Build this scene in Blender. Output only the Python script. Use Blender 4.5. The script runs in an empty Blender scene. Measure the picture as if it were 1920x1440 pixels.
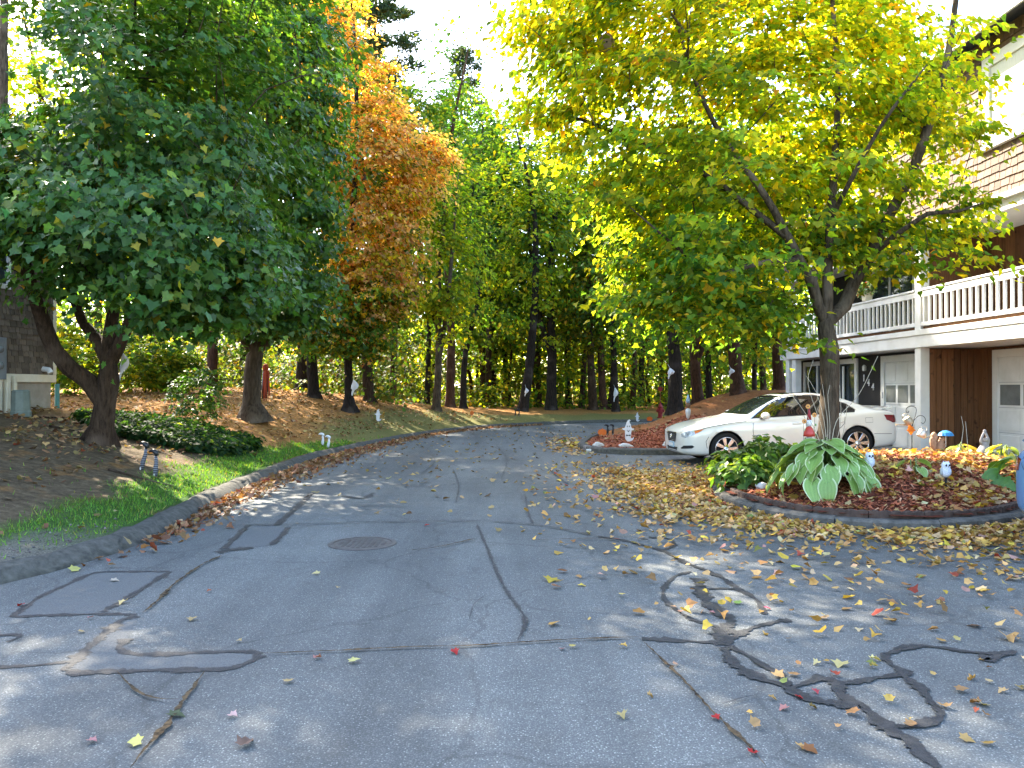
import bpy, bmesh, math, random
import numpy as np
from mathutils import Vector, Matrix, Quaternion
from mathutils.bvhtree import BVHTree
R = math.radians
SC = bpy.context.scene
COL = SC.collection
rng = np.random.default_rng(7)
random.seed(7)

# ------------------------------------------------------------------ camera
EYE = 1.6
cam = bpy.data.cameras.new('camera'); cam.sensor_width = 36; cam.lens = 27.0
cam.clip_end = 3000; cam.clip_start = 0.05
camo = bpy.data.objects.new('camera', cam); COL.objects.link(camo)
camo.location = (0, 0, EYE); camo.rotation_euler = (R(90.32), 0, 0)
SC.camera = camo
# ------------------------------------------------------------------ sky and sun
SUN_AZ = R(-37); SUN_EL = R(40)
SDIR = Vector((math.sin(SUN_AZ)*math.cos(SUN_EL), math.cos(SUN_AZ)*math.cos(SUN_EL), math.sin(SUN_EL)))
w = bpy.data.worlds.new('World'); SC.world = w; w.use_nodes = True
nt = w.node_tree; bg = nt.nodes['Background']
sky = nt.nodes.new('ShaderNodeTexSky'); sky.sky_type = 'NISHITA'; sky.sun_disc = False
sky.sun_elevation = SUN_EL; sky.sun_rotation = SUN_AZ % (2*math.pi)
sky.air_density = 1.0; sky.dust_density = 1.6; sky.ozone_density = 1.0; sky.altitude = 100
nt.links.new(sky.outputs[0], bg.inputs[0]); bg.inputs[1].default_value = 0.15
sl = bpy.data.lights.new('sun', 'SUN'); sl.energy = 3.8; sl.angle = R(0.5); sl.color = (1.0, 0.9, 0.74)
so = bpy.data.objects.new('sun', sl); COL.objects.link(so); so.rotation_euler = SDIR.to_track_quat('Z', 'Y').to_euler()
SC.view_settings.view_transform = 'Standard'; SC.view_settings.look = 'None'
SC.view_settings.gamma = 1.0; SC.view_settings.use_curve_mapping = False
SC.view_settings.exposure = 3.15
SC.cycles.max_bounces = 8; SC.cycles.diffuse_bounces = 4; SC.cycles.transmission_bounces = 5; SC.cycles.glossy_bounces = 3
SC.cycles.caustics_reflective = False; SC.cycles.caustics_refractive = False

def P(px, py, Y):
    """photo pixel at a chosen depth -> world point"""
    return Vector(((px-960)/1440*Y, Y, EYE-(py-728)/1440*Y))
def G(px, py, z=0.0):
    Y = 1440*(EYE-z)/(py-728)
    return Vector(((px-960)/1440*Y, Y, z))

# ------------------------------------------------------------------ object helpers
def tag(o, label=None, cat=None, group=None, kind=None):
    if label: o['label'] = label
    if cat: o['category'] = cat
    if group: o['group'] = group
    if kind: o['kind'] = kind
    return o
def empty(name, loc=(0,0,0), rz=0.0, label=None, cat=None, group=None):
    o = bpy.data.objects.new(name, None); COL.objects.link(o)
    o.location = loc; o.rotation_euler = (0, 0, rz); o.empty_display_size = 0.1
    return tag(o, label, cat, group)
def link(me, name, mat=None, parent=None, loc=None):
    o = bpy.data.objects.new(name, me); COL.objects.link(o)
    if mat is not None and len(me.materials) == 0:
        me.materials.append(mat)
    if parent is not None: o.parent = parent
    if loc is not None: o.location = loc
    return o
def copy_tree(o, parent=None):
    c = o.copy(); COL.objects.link(c); c.parent = parent
    for ch in list(o.children): copy_tree(ch, c)
    return c
def np_mesh(name, V, F, cols=None, smooth=False, fattr=None):
    """V (n,3) array, F (m,k) array of one face size"""
    me = bpy.data.meshes.new(name)
    V = np.ascontiguousarray(V, dtype=np.float32); F = np.ascontiguousarray(F, dtype=np.int32)
    m, k = F.shape
    me.vertices.add(len(V)); me.vertices.foreach_set('co', V.ravel())
    me.loops.add(m*k); me.loops.foreach_set('vertex_index', F.ravel())
    me.polygons.add(m); me.polygons.foreach_set('loop_start', np.arange(m, dtype=np.int32)*k)
    if smooth: me.polygons.foreach_set('use_smooth', np.ones(m, dtype=bool))
    me.update(calc_edges=True)
    if cols is not None:
        a = me.color_attributes.new('col', 'FLOAT_COLOR', 'POINT')
        c = np.ones((len(V), 4), dtype=np.float32); c[:, :3] = cols
        a.data.foreach_set('color', c.ravel())
    if fattr:
        for n, arr in fattr.items():
            a = me.attributes.new(n, 'FLOAT', 'POINT'); a.data.foreach_set('value', np.ascontiguousarray(arr, dtype=np.float32))
    return me

class MB:
    def __init__(s): s.v = []; s.f = []
    def add(s, V, F):
        b = len(s.v); s.v += [tuple(p) for p in V]; s.f += [tuple(i+b for i in f) for f in F]; return s
    def box(s, x0, x1, y0, y1, z0, z1, m=None):
        V = [(x0,y0,z0),(x1,y0,z0),(x1,y1,z0),(x0,y1,z0),(x0,y0,z1),(x1,y0,z1),(x1,y1,z1),(x0,y1,z1)]
        if m is not None: V = [m @ Vector(p) for p in V]
        return s.add(V, [(0,3,2,1),(4,5,6,7),(0,1,5,4),(1,2,6,5),(2,3,7,6),(3,0,4,7)])
    def tube(s, pts, rad, n=8, cap=True, squash=1.0):
        pts = [Vector(p) for p in pts]
        if not hasattr(rad, '__len__'): rad = [rad]*len(pts)
        V = []; F = []; up = Vector((0.13, 0.21, 1)).normalized(); prev = None
        for i, p in enumerate(pts):
            d = (pts[min(i+1, len(pts)-1)]-pts[max(i-1, 0)])
            if d.length < 1e-9: d = Vector((0,0,1))
            d.normalize()
            if prev is None:
                a = d.cross(up)
                if a.length < 1e-3: a = d.cross(Vector((1,0,0)))
                a.normalize()
            else:
                a = (prev - d*prev.dot(d))
                if a.length < 1e-6: a = d.orthogonal()
                a.normalize()
            prev = a; b = d.cross(a)
            for k in range(n):
                t = 2*math.pi*k/n
                V.append(p + (a*math.cos(t) + b*math.sin(t)*squash)*rad[i])
        for i in range(len(pts)-1):
            for k in range(n):
                F.append((i*n+k, i*n+(k+1)%n, (i+1)*n+(k+1)%n, (i+1)*n+k))
        if cap:
            F.append(tuple(range(n-1, -1, -1))); F.append(tuple(range((len(pts)-1)*n, len(pts)*n)))
        return s.add(V, F)
    def lathe(s, prof, n=16, c=(0,0,0), m=None, cap=True):
        V = []; F = []; c = Vector(c)
        for r, z in prof:
            for k in range(n):
                t = 2*math.pi*k/n; p = Vector((r*math.cos(t), r*math.sin(t), z))
                V.append((m @ p if m is not None else p) + c)
        for i in range(len(prof)-1):
            for k in range(n):
                F.append((i*n+k, i*n+(k+1)%n, (i+1)*n+(k+1)%n, (i+1)*n+k))
        if cap:
            F.append(tuple(range(n-1, -1, -1))); F.append(tuple(range((len(prof)-1)*n, len(prof)*n)))
        return s.add(V, F)
    def ball(s, c, r, nu=12, nv=8, m=None):
        if not hasattr(r, '__len__'): r = (r, r, r)
        V = []; F = []; c = Vector(c)
        def q(p): return (m @ p if m is not None else p) + c
        V.append(q(Vector((0,0,-r[2]))))
        for j in range(1, nv):
            a = math.pi*j/nv - math.pi/2
            for k in range(nu):
                t = 2*math.pi*k/nu
                V.append(q(Vector((r[0]*math.cos(a)*math.cos(t), r[1]*math.cos(a)*math.sin(t), r[2]*math.sin(a)))))
        V.append(q(Vector((0,0,r[2])))); L = len(V)-1
        for k in range(nu): F.append((0, 1+(k+1)%nu, 1+k)); F.append((L, L-nu+k, L-nu+(k+1)%nu))
        for j in range(nv-2):
            for k in range(nu):
                F.append((1+j*nu+k, 1+j*nu+(k+1)%nu, 1+(j+1)*nu+(k+1)%nu, 1+(j+1)*nu+k))
        return s.add(V, F)
    def prism(s, poly, y0, y1, m=None):
        """outline in (x,z), extruded along y"""
        n = len(poly)
        V = [Vector((x, y0, z)) for x, z in poly] + [Vector((x, y1, z)) for x, z in poly]
        if m is not None: V = [m @ p for p in V]
        F = [tuple(range(n)), tuple(range(2*n-1, n-1, -1))] + [(i+n, (i+1)%n+n, (i+1)%n, i) for i in range(n)]
        return s.add(V, F)
    def build(s, name, mat, parent=None, smooth=False, bevel=0.0, loc=None, seg=2):
        me = bpy.data.meshes.new(name); me.from_pydata(s.v, [], s.f)
        bm = bmesh.new(); bm.from_mesh(me); bmesh.ops.recalc_face_normals(bm, faces=bm.faces); bm.to_mesh(me); bm.free()
        if smooth:
            me.polygons.foreach_set('use_smooth', [True]*len(me.polygons))
        o = link(me, name, mat, parent, loc)
        if bevel:
            b = o.modifiers.new('bevel', 'BEVEL'); b.width = bevel; b.segments = seg; b.limit_method = 'ANGLE'
        return o

# ------------------------------------------------------------------ materials
def newmat(name):
    m = bpy.data.materials.new(name); m.use_nodes = True
    return m, m.node_tree, m.node_tree.nodes['Principled BSDF']
def nd(t, typ, **kw):
    n = t.nodes.new(typ)
    for k, v in kw.items(): setattr(n, k, v)
    return n
def mixc(t, fac, a, b, mode='MIX'):
    n = nd(t, 'ShaderNodeMix', data_type='RGBA', blend_type=mode)
    for sock, val in ((0, fac), (6, a), (7, b)):
        if isinstance(val, (int, float)): n.inputs[sock].default_value = val
        elif isinstance(val, tuple): n.inputs[sock].default_value = (*val[:3], 1)
        else: t.links.new(val, n.inputs[sock])
    return n.outputs[2]
def noise(t, vec, scale, detail=4, rough=0.55, out='Fac'):
    n = nd(t, 'ShaderNodeTexNoise'); n.inputs['Scale'].default_value = scale
    n.inputs['Detail'].default_value = detail; n.inputs['Roughness'].default_value = rough
    if vec is not None: t.links.new(vec, n.inputs['Vector'])
    return n.outputs[out]
def ramp(t, src, stops):
    n = nd(t, 'ShaderNodeValToRGB'); cr = n.color_ramp
    while len(cr.elements) < len(stops): cr.elements.new(0.5)
    for e, (p, c) in zip(cr.elements, stops):
        e.position = p; e.color = (*c, 1) if len(c) == 3 else c
    t.links.new(src, n.inputs[0]); return n.outputs[0]
def rampf(t, src, a, b):
    n = nd(t, 'ShaderNodeMapRange'); n.inputs[1].default_value = a; n.inputs[2].default_value = b
    t.links.new(src, n.inputs[0]); return n.outputs[0]
def mapping(t, vec, sc):
    n = nd(t, 'ShaderNodeMapping'); n.inputs['Scale'].default_value = sc; t.links.new(vec, n.inputs['Vector']); return n.outputs[0]
def bump(t, b, h, strength=0.3, dist=0.01):
    n = nd(t, 'ShaderNodeBump'); n.inputs['Strength'].default_value = strength; n.inputs['Distance'].default_value = dist
    t.links.new(h, n.inputs['Height']); t.links.new(n.outputs[0], b.inputs['Normal'])
def pm(name, c1, c2=None, scale=8, rough=0.6, metal=0.0, spec=0.4, bstr=0.0, bscale=60, coat=0.0, vec='Object', stretch=None, rnd=0.0):
    m, t, b = newmat(name)
    tc = nd(t, 'ShaderNodeTexCoord'); v = tc.outputs[vec]
    if stretch: v = mapping(t, v, stretch)
    if c2 is None: c2 = tuple(x*0.78 for x in c1)
    f = noise(t, v, scale, 5, 0.6)
    c = mixc(t, rampf(t, f, 0.35, 0.68), c1, c2)
    if rnd:
        oi = nd(t, 'ShaderNodeObjectInfo'); hs = nd(t, 'ShaderNodeHueSaturation')
        t.links.new(c, hs.inputs['Color'])
        mr = nd(t, 'ShaderNodeMapRange'); mr.inputs[3].default_value = 1-rnd; mr.inputs[4].default_value = 1+rnd
        t.links.new(oi.outputs['Random'], mr.inputs[0]); t.links.new(mr.outputs[0], hs.inputs['Value']); c = hs.outputs[0]
    t.links.new(c, b.inputs['Base Color'])
    b.inputs['Roughness'].default_value = rough; b.inputs['Metallic'].default_value = metal
    b.inputs['Specular IOR Level'].default_value = spec; b.inputs['Coat Weight'].default_value = coat
    if bstr: bump(t, b, noise(t, v, bscale, 4, 0.6), bstr, 0.01)
    return m
def leafmat(name, trans=0.5, rough=0.42, spec=0.35, vein=False):
    m, t, b = newmat(name)
    at = nd(t, 'ShaderNodeAttribute'); at.attribute_name = 'col'
    tc = nd(t, 'ShaderNodeTexCoord')
    c = mixc(t, rampf(t, noise(t, tc.outputs['Object'], 30, 3), 0.3, 0.75), at.outputs['Color'], mixc(t, 1.0, at.outputs['Color'], (0.72,0.74,0.68), 'MULTIPLY'))
    t.links.new(c, b.inputs['Base Color']); b.inputs['Roughness'].default_value = rough; b.inputs['Specular IOR Level'].default_value = spec
    tr = nd(t, 'ShaderNodeBsdfTranslucent'); t.links.new(mixc(t, 1.0, c, (1.9, 1.65, 0.55), 'MULTIPLY'), tr.inputs[0])
    mx = nd(t, 'ShaderNodeMixShader'); mx.inputs[0].default_value = trans
    t.links.new(b.outputs[0], mx.inputs[1]); t.links.new(tr.outputs[0], mx.inputs[2])
    t.links.new(mx.outputs[0], t.nodes['Material Output'].inputs[0])
    return m
def attrmat(name, rough=0.85, spec=0.2, mul=60):
    m, t, b = newmat(name)
    at = nd(t, 'ShaderNodeAttribute'); at.attribute_name = 'col'
    tc = nd(t, 'ShaderNodeTexCoord')
    c = mixc(t, rampf(t, noise(t, tc.outputs['Object'], mul, 3), 0.3, 0.75), at.outputs['Color'], mixc(t, 1.0, at.outputs['Color'], (0.6,0.6,0.6), 'MULTIPLY'))
    t.links.new(c, b.inputs['Base Color']); b.inputs['Roughness'].default_value = rough; b.inputs['Specular IOR Level'].default_value = spec
    return m
def barkmat(name, c1, c2, scale=1.0):
    m, t, b = newmat(name)
    tc = nd(t, 'ShaderNodeTexCoord'); v = mapping(t, tc.outputs['Object'], (14*scale, 14*scale, 2.6*scale))
    n1 = noise(t, v, 1.6, 6, 0.7); n2 = noise(t, tc.outputs['Object'], 1.3, 3, 0.5)
    c = mixc(t, rampf(t, n1, 0.35, 0.65), c1, c2)
    c = mixc(t, rampf(t, n2, 0.52, 0.72), c, tuple(min(1, x*1.5+0.02) for x in c2))
    t.links.new(c, b.inputs['Base Color']); b.inputs['Roughness'].default_value = 0.9; b.inputs['Specular IOR Level'].default_value = 0.15
    bump(t, b, n1, 1.0, 0.05); return m

M = {}
M['leaf'] = leafmat('leaf_surface')
M['leaf_soft'] = leafmat('leaf_surface_soft', trans=0.6, rough=0.6, spec=0.2)
M['leaf_glow'] = leafmat('leaf_surface_backlit', trans=0.68, rough=0.6, spec=0.2)
M['leaf_gloss'] = leafmat('leaf_surface_glossy', trans=0.42, rough=0.42, spec=0.32)
M['dryleaf'] = leafmat('dry_leaf', trans=0.15, rough=0.7, spec=0.15)
M['needle'] = leafmat('needle', trans=0.25, rough=0.6, spec=0.2)
M['blade'] = leafmat('grass_blade', trans=0.35, rough=0.5, spec=0.25)
M['bark'] = barkmat('bark', (0.020,0.012,0.007), (0.070,0.044,0.027))
M['bark_grey'] = barkmat('bark_grey', (0.030,0.021,0.013), (0.105,0.078,0.052))
M['bark_dark'] = barkmat('bark_dark', (0.009,0.007,0.006), (0.036,0.027,0.021))
M['bark_red'] = barkmat('bark_red', (0.030,0.015,0.009), (0.090,0.045,0.027))
M['white'] = pm('white_paint', (0.62,0.62,0.605), (0.50,0.495,0.47), 1.6, 0.45, bstr=0.05)
M['cream'] = pm('cream_paint', (0.72,0.66,0.52), (0.60,0.55,0.43), 3, 0.55)
M['black'] = pm('black_iron', (0.012,0.012,0.013), None, 20, 0.45)
M['tar'] = pm('tar_seal', (0.017,0.018,0.020), (0.036,0.037,0.039), 34, 0.6, spec=0.25, bstr=0.6, bscale=110)
M['crack'] = pm('crack_debris', (0.020,0.016,0.012), (0.13,0.09,0.05), 25, 0.95, spec=0.05)
M['glass'] = pm('dark_glass', (0.010,0.012,0.014), None, 2, 0.03, spec=0.6)
M['concrete'] = pm('concrete', (0.36,0.33,0.28), (0.26,0.23,0.19), 4, 0.9, bstr=0.3)
M['kerb'] = pm('kerb_asphalt', (0.052,0.050,0.043), (0.105,0.100,0.086), 11, 0.95, spec=0.1, bstr=1.0, bscale=38)
M['kerb2'] = pm('kerb_concrete', (0.125,0.115,0.10), (0.062,0.058,0.051), 12, 0.92, spec=0.15, bstr=1.0, bscale=70)
M['edging'] = pm('brown_edging', (0.080,0.052,0.040), (0.045,0.030,0.024), 10, 0.85, spec=0.2, bstr=0.4)
M['iron'] = pm('cast_iron', (0.085,0.080,0.076), (0.05,0.043,0.038), 12, 0.65, metal=0.3, bstr=0.2)
M['red'] = pm('red_paint', (0.30,0.014,0.018), (0.20,0.010,0.014), 6, 0.5)
M['orange'] = pm('orange_plastic', (0.72,0.16,0.012), (0.62,0.12,0.010), 8, 0.5)
M['rock'] = pm('pale_rock', (0.55,0.53,0.50), (0.36,0.34,0.31), 9, 0.85, bstr=0.6, bscale=22)
M['rock_dark'] = pm('dark_rock', (0.14,0.11,0.10), (0.26,0.23,0.22), 7, 0.85, bstr=0.6, bscale=22)

# ================================================================== THE GROUND
def catmull(pts, step=0.25, closed=False):
    pts = [np.array(p, dtype=float) for p in pts]; out = []
    n = len(pts); rngi = range(n if closed else n-1)
    for i in rngi:
        p0 = pts[(i-1) % n] if (closed or i > 0) else 2*pts[0]-pts[1]
        p1 = pts[i]; p2 = pts[(i+1) % n]
        p3 = pts[(i+2) % n] if (closed or i+2 < n) else 2*p2-p1
        k = max(1, int(np.linalg.norm(p2-p1)/step))
        for j in range(k):
            t = j/k
            out.append(0.5*((2*p1)+(-p0+p2)*t+(2*p0-5*p1+4*p2-p3)*t*t+(-p0+3*p1-3*p2+p3)*t**3))
    if not closed: out.append(pts[-1])
    return np.array(out)
def polydist(pl, x, y, closed=False):
    """unsigned distance, signed side (left of travel positive), arc length of the nearest point"""
    a = pl if closed else pl[:-1]; b = np.roll(pl, -1, 0) if closed else pl[1:]
    d = b-a; L = np.hypot(d[:, 0], d[:, 1]); s0 = np.concatenate([[0], np.cumsum(L)[:-1]])
    x = np.asarray(x, float).ravel(); y = np.asarray(y, float).ravel()
    best = np.full(x.shape, 1e18); side = np.zeros(x.shape); arc = np.zeros(x.shape)
    for i in range(len(a)):
        px = x-a[i, 0]; py = y-a[i, 1]
        t = np.clip((px*d[i, 0]+py*d[i, 1])/max(L[i]**2, 1e-12), 0, 1)
        qx = px-t*d[i, 0]; qy = py-t*d[i, 1]; dd = qx*qx+qy*qy
        m = dd < best
        best[m] = dd[m]; side[m] = (d[i, 0]*py-d[i, 1]*px)[m]; arc[m] = (s0[i]+t*L[i])[m]
    return np.sqrt(best), np.where(side >= 0, 1.0, -1.0), arc
def inside(poly, x, y):
    x = np.asarray(x, float).ravel(); y = np.asarray(y, float).ravel(); r = np.zeros(x.shape, bool)
    n = len(poly)
    for i in range(n):
        x0, y0 = poly[i]; x1, y1 = poly[(i+1) % n]
        c = ((y0 > y) != (y1 > y)) & (x < (x1-x0)*(y-y0)/((y1-y0) if y1 != y0 else 1e-12)+x0)
        r ^= c
    return r
def sstep(a, b, x):
    t = np.clip((np.asarray(x, float)-a)/(b-a), 0, 1); return t*t*(3-2*t)

KL = catmull([(-60,0.2),(-30,1.2),(-14,2.2),(-8.2,3.2),(-5.9,4.3),(-4.8,5.3),(-4.2,6.3),(-3.86,7.4),(-3.9,8.95),(-4.12,10.6),(-4.34,14),(-4.37,17.5),
              (-4.2,18.9),(-3.86,21.5),(-2.94,26.0),(-1.28,30.4),(0.93,33.2),(3.4,35.2),(6.1,36.5),(12,37.6),(20,37.4),(40,36),(70,33)], 0.5)
ISLAND = catmull([(1.75,20.6),(1.85,19.6),(2.2,18.85),(2.9,18.45),(4,18.4),(5.2,18.6),(6.5,19.4),(7.6,21.0),(8.2,23.2),(8.6,25.0)], 0.3)
ISLB = catmull([(20,33.6),(12,34.4),(8,34.2),(5.9,33.0),(3.9,29.4),(2.4,23.9),(1.75,20.6)], 0.5)
ISL_POLY = np.vstack([ISLAND, [(9.5,25.4),(60,25.4),(60,31)], ISLB])
BED = catmull([(2.94,10.9),(2.96,10.25),(3.12,9.6),(3.45,9.05),(4.0,8.70),(4.75,8.62),(5.6,8.85),(6.5,9.5),(7.6,10.5),(8.8,11.6),(9.25,13),(9.1,14.2),(8.0,14.55),(6,14.6),(4.5,14.3),(3.6,13.3),(3.1,12.1)], 0.2, closed=True)
_, _, aKL = polydist(KL, [-4.2,-4.3,-4.35,-3.86,-2.94,-2.0,-1.28,0.0,0.93,3.4,12], [6.3,10.6,17.5,21.5,26.0,28.4,30.4,32.3,33.2,35.2,37.6])
A_S = np.concatenate([[0], aKL, [400]]); A_H = np.array([0.5, 0.85, 1.1, 1.15, 1.35, 1.5, 1.5, 1.25, 0.85, 0.6, 0.42, 0.4, 0.4])
def fbm(x, y, s=1.0):
    return (np.sin(x*1.7*s+1.3*np.sin(y*1.1*s))+np.sin(y*2.1*s+1.7*np.sin(x*1.3*s+.5))+.5*np.sin(x*4.3*s+y*3.1*s))/2.5
def roadz(x, y):
    x = np.asarray(x, float); y = np.asarray(y, float)
    return 0.035*np.maximum(0, np.minimum(x, 11)-4.0)*sstep(12.5, 15, y)*(1-sstep(24, 27, y))
def terrain(x, y, info=False):
    x = np.asarray(x, float).ravel(); y = np.asarray(y, float).ravel()
    d, sd, arc = polydist(KL, x, y); dl = d*sd
    A = np.interp(arc, A_S, A_H)
    far = 0.9*sstep(30, 90, dl)
    hl = 0.10 + A*(1-np.exp(-(np.maximum(dl-0.25, 0)/3.0)**1.3)) + 0.035*fbm(x, y, .9)*sstep(.5, 3, dl) + far
    hl = np.where(dl < 0.27, 0.10-(0.27-dl)*0.8, hl)
    hl = np.maximum(hl, -0.12)
    di, _, _ = polydist(ISL_POLY, x, y, True); ii = inside(ISL_POLY, x, y); di = np.where(ii, di, -di)
    hi = 0.10 + np.clip(0.195*(x-1.9), 0, 1.42)*sstep(0.1, 3.4, di) + 0.02*fbm(x, y, 1.3)*sstep(.3, 1, di)
    hi = np.where(di < 0.22, 0.10-(0.22-di)*0.8, hi); hi = np.maximum(hi, -0.12)
    z = np.where(dl > 0, hl, -0.12); z = np.maximum(z, hi)
    if info: return z, dl, arc, di
    return z
def tz(x, y): return float(terrain([x], [y])[0])
def bedz(x, y):
    x = np.asarray(x, float).ravel(); y = np.asarray(y, float).ravel()
    d, _, _ = polydist(BED, x, y, True); ii = inside(BED, x, y)
    return np.where(ii, 0.15+0.36*sstep(0.0, 1.7, d)+0.012*fbm(x, y, 3), -0.2)
def bz(x, y): return float(bedz([x], [y])[0])
def gz(x, y):
    """height of whatever ground is on top"""
    x = np.asarray(x, float).ravel(); y = np.asarray(y, float).ravel()
    return np.maximum(np.maximum(terrain(x, y), bedz(x, y)), roadz(x, y))

xs = np.concatenate([[-700,-400,-250,-160,-110,-80], np.arange(-62,-22,2.0), np.arange(-22,14,0.22), np.arange(14,64,2.0), [80,110,160,250,400,700]])
ys = np.concatenate([[-400,-160,-80,-40,-20,-8], np.arange(0,48,0.22), np.arange(48,90,2.0), [100,130,180,260,400,700,1100]])
X, Y = np.meshgrid(xs, ys); Z, DL, ARC, DI = terrain(X, Y, True)
nx, ny = len(xs), len(ys); idx = np.arange(nx*ny).reshape(ny, nx)
Fq = np.stack([idx[:-1, :-1].ravel(), idx[:-1, 1:].ravel(), idx[1:, 1:].ravel(), idx[1:, :-1].ravel()], 1)
xf, yf = X.ravel(), Y.ravel()
_, _, aa = polydist(KL, [-4.1,-4.35,-4.3,-3.9,-2.0], [6.6,14.0,18.0,21.5,28.4])
wobble = 0.25*fbm(xf, yf, 2.2)
gw = np.interp(ARC, [aa[0]-2, aa[0], aa[1], aa[2], aa[3]], [0.4, 0.8, 1.0, 0.8, 0.0])
grass = np.where(DL > 0.25, 1-sstep(-.18, .22, DL-gw-wobble-.2), 0)*np.where(gw > .02, 1, 0)
gravel = np.where((DL > 0.2), 1-sstep(0, .35, DL-.55-wobble), 0)*(1-sstep(aa[0], aa[0]+2.2, ARC))
gw2 = np.interp(ARC, [aa[2], aa[3], aa[4], aa[4]+4, 400], [0, 1.6, 2.3, 2.4, 2.4])
dry = np.where(DL > 0.2, 1-sstep(-.3, .6, DL-gw2-wobble*1.6), 0)*np.where(gw2 > .02, 1, 0)
mulch = np.where(DI > 0.0, 1.0, 0.0)*(1-sstep(20.5, 25, yf+wobble*3)*.5)
bare = (1-sstep(14, 19, yf))*np.where(DL > 0, 1, 0)
me = np_mesh('ground', np.stack([xf, yf, Z], 1), Fq, smooth=True, fattr=dict(grass=grass, gravel=gravel, dry=dry, mulch=mulch, bare=bare))
m, t, b = newmat('ground_litter')
tc = nd(t, 'ShaderNodeTexCoord'); v = tc.outputs['Object']
def att(n):
    a = nd(t, 'ShaderNodeAttribute'); a.attribute_name = n; return a.outputs['Fac']
nf = noise(t, v, 9, 8, 0.75); nm = noise(t, v, 0.9, 4, 0.6); nfine = noise(t, mapping(t, v, (1, 1, .4)), 45, 5, 0.7)
lit = ramp(t, nf, [(0.25, (0.07,0.033,0.011)), (0.45, (0.24,0.115,0.034)), (0.6, (0.37,0.185,0.055)), (0.78, (0.50,0.30,0.10))])
soil = ramp(t, nf, [(0.3, (0.045,0.032,0.020)), (0.5, (0.10,0.072,0.043)), (0.72, (0.19,0.145,0.09))])
c = mixc(t, att('bare'), lit, mixc(t, rampf(t, nm, .56, .74), soil, lit))
dryc = ramp(t, nfine, [(0.3, (0.06,0.065,0.018)), (0.55, (0.16,0.145,0.045)), (0.75, (0.26,0.21,0.08))])
c = mixc(t, att('dry'), c, dryc)
c = mixc(t, att('grass'), c, ramp(t, nfine, [(0.3, (0.018,0.045,0.008)), (0.7, (0.06,0.13,0.022))]))
grc = ramp(t, noise(t, v, 70, 3, .6), [(0.35, (0.075,0.066,0.052)), (0.65, (0.20,0.18,0.145))])
c = mixc(t, att('gravel'), c, grc)
mul = ramp(t, noise(t, mapping(t, v, (1,1.6,1)), 26, 6, .75), [(0.25, (0.07,0.022,0.011)), (0.5, (0.27,0.082,0.038)), (0.7, (0.42,0.15,0.075))])
c = mixc(t, att('mulch'), c, mul)
t.links.new(c, b.inputs['Base Color']); b.inputs['Roughness'].default_value = 0.95; b.inputs['Specular IOR Level'].default_value = 0.1
bump(t, b, nf, 0.9, 0.05)
ground = link(me, 'ground', m); tag(ground, kind='structure')

# ---- asphalt
rx = np.concatenate([np.arange(-60,-10,5.0), np.arange(-10,13,0.5), np.arange(13,75,5.0)]); ry = np.concatenate([np.arange(-60,0,5.0), np.arange(0,42,0.5)])
X, Y = np.meshgrid(rx, ry); nx, ny = len(rx), len(ry); idx = np.arange(nx*ny).reshape(ny, nx)
Fq = np.stack([idx[:-1, :-1].ravel(), idx[:-1, 1:].ravel(), idx[1:, 1:].ravel(), idx[1:, :-1].ravel()], 1)
me = np_mesh('road', np.stack([X.ravel(), Y.ravel(), roadz(X.ravel(), Y.ravel())], 1), Fq, smooth=True)
m, t, b = newmat('asphalt')
tc = nd(t, 'ShaderNodeTexCoord'); v = tc.outputs['Object']
vor = nd(t, 'ShaderNodeTexVoronoi'); vor.inputs['Scale'].default_value = 95; t.links.new(v, vor.inputs['Vector'])
vor2 = nd(t, 'ShaderNodeTexVoronoi'); vor2.inputs['Scale'].default_value = 210; t.links.new(v, vor2.inputs['Vector'])
sep = nd(t, 'ShaderNodeSeparateColor'); t.links.new(vor.outputs['Color'], sep.inputs[0])
big = noise(t, v, 0.55, 5, 0.6); mid = noise(t, v, 4.0, 5, .65); fine = noise(t, v, 130, 3, 0.7)
agg = ramp(t, sep.outputs[0], [(0.0, (0.082,0.082,0.079)), (0.55, (0.165,0.164,0.158)), (0.86, (0.225,0.223,0.215)), (0.93, (0.46,0.45,0.42))])
c = mixc(t, rampf(t, vor.outputs['Distance'], 0.15, 0.55), agg, (0.040,0.041,0.043))
c = mixc(t, 0.45, c, ramp(t, fine, [(0.3, (0.068,0.068,0.066)), (0.7, (0.21,0.209,0.203))]))
c = mixc(t, rampf(t, big, 0.35, 0.7), c, mixc(t, 1.0, c, (0.72,0.73,0.75), 'MULTIPLY'))
c = mixc(t, rampf(t, mid, 0.55, 0.75), c, mixc(t, 1.0, c, (0.82,0.80,0.77), 'MULTIPLY'))
wt = nd(t, 'ShaderNodeTexNoise'); wt.inputs['Scale'].default_value = 1.4; wt.inputs['Detail'].default_value = 5; t.links.new(v, wt.inputs['Vector'])
wv = nd(t, 'ShaderNodeVectorMath', operation='ADD'); ws = nd(t, 'ShaderNodeVectorMath', operation='SCALE'); ws.inputs['Scale'].default_value = .55; t.links.new(wt.outputs['Color'], ws.inputs[0]); t.links.new(v, wv.inputs[0]); t.links.new(ws.outputs[0], wv.inputs[1])
ve = nd(t, 'ShaderNodeTexVoronoi', feature='DISTANCE_TO_EDGE'); ve.inputs['Scale'].default_value = .5; t.links.new(wv.outputs[0], ve.inputs['Vector'])
ve2 = nd(t, 'ShaderNodeTexVoronoi', feature='DISTANCE_TO_EDGE'); ve2.inputs['Scale'].default_value = 3.2; t.links.new(wv.outputs[0], ve2.inputs['Vector'])
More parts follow.
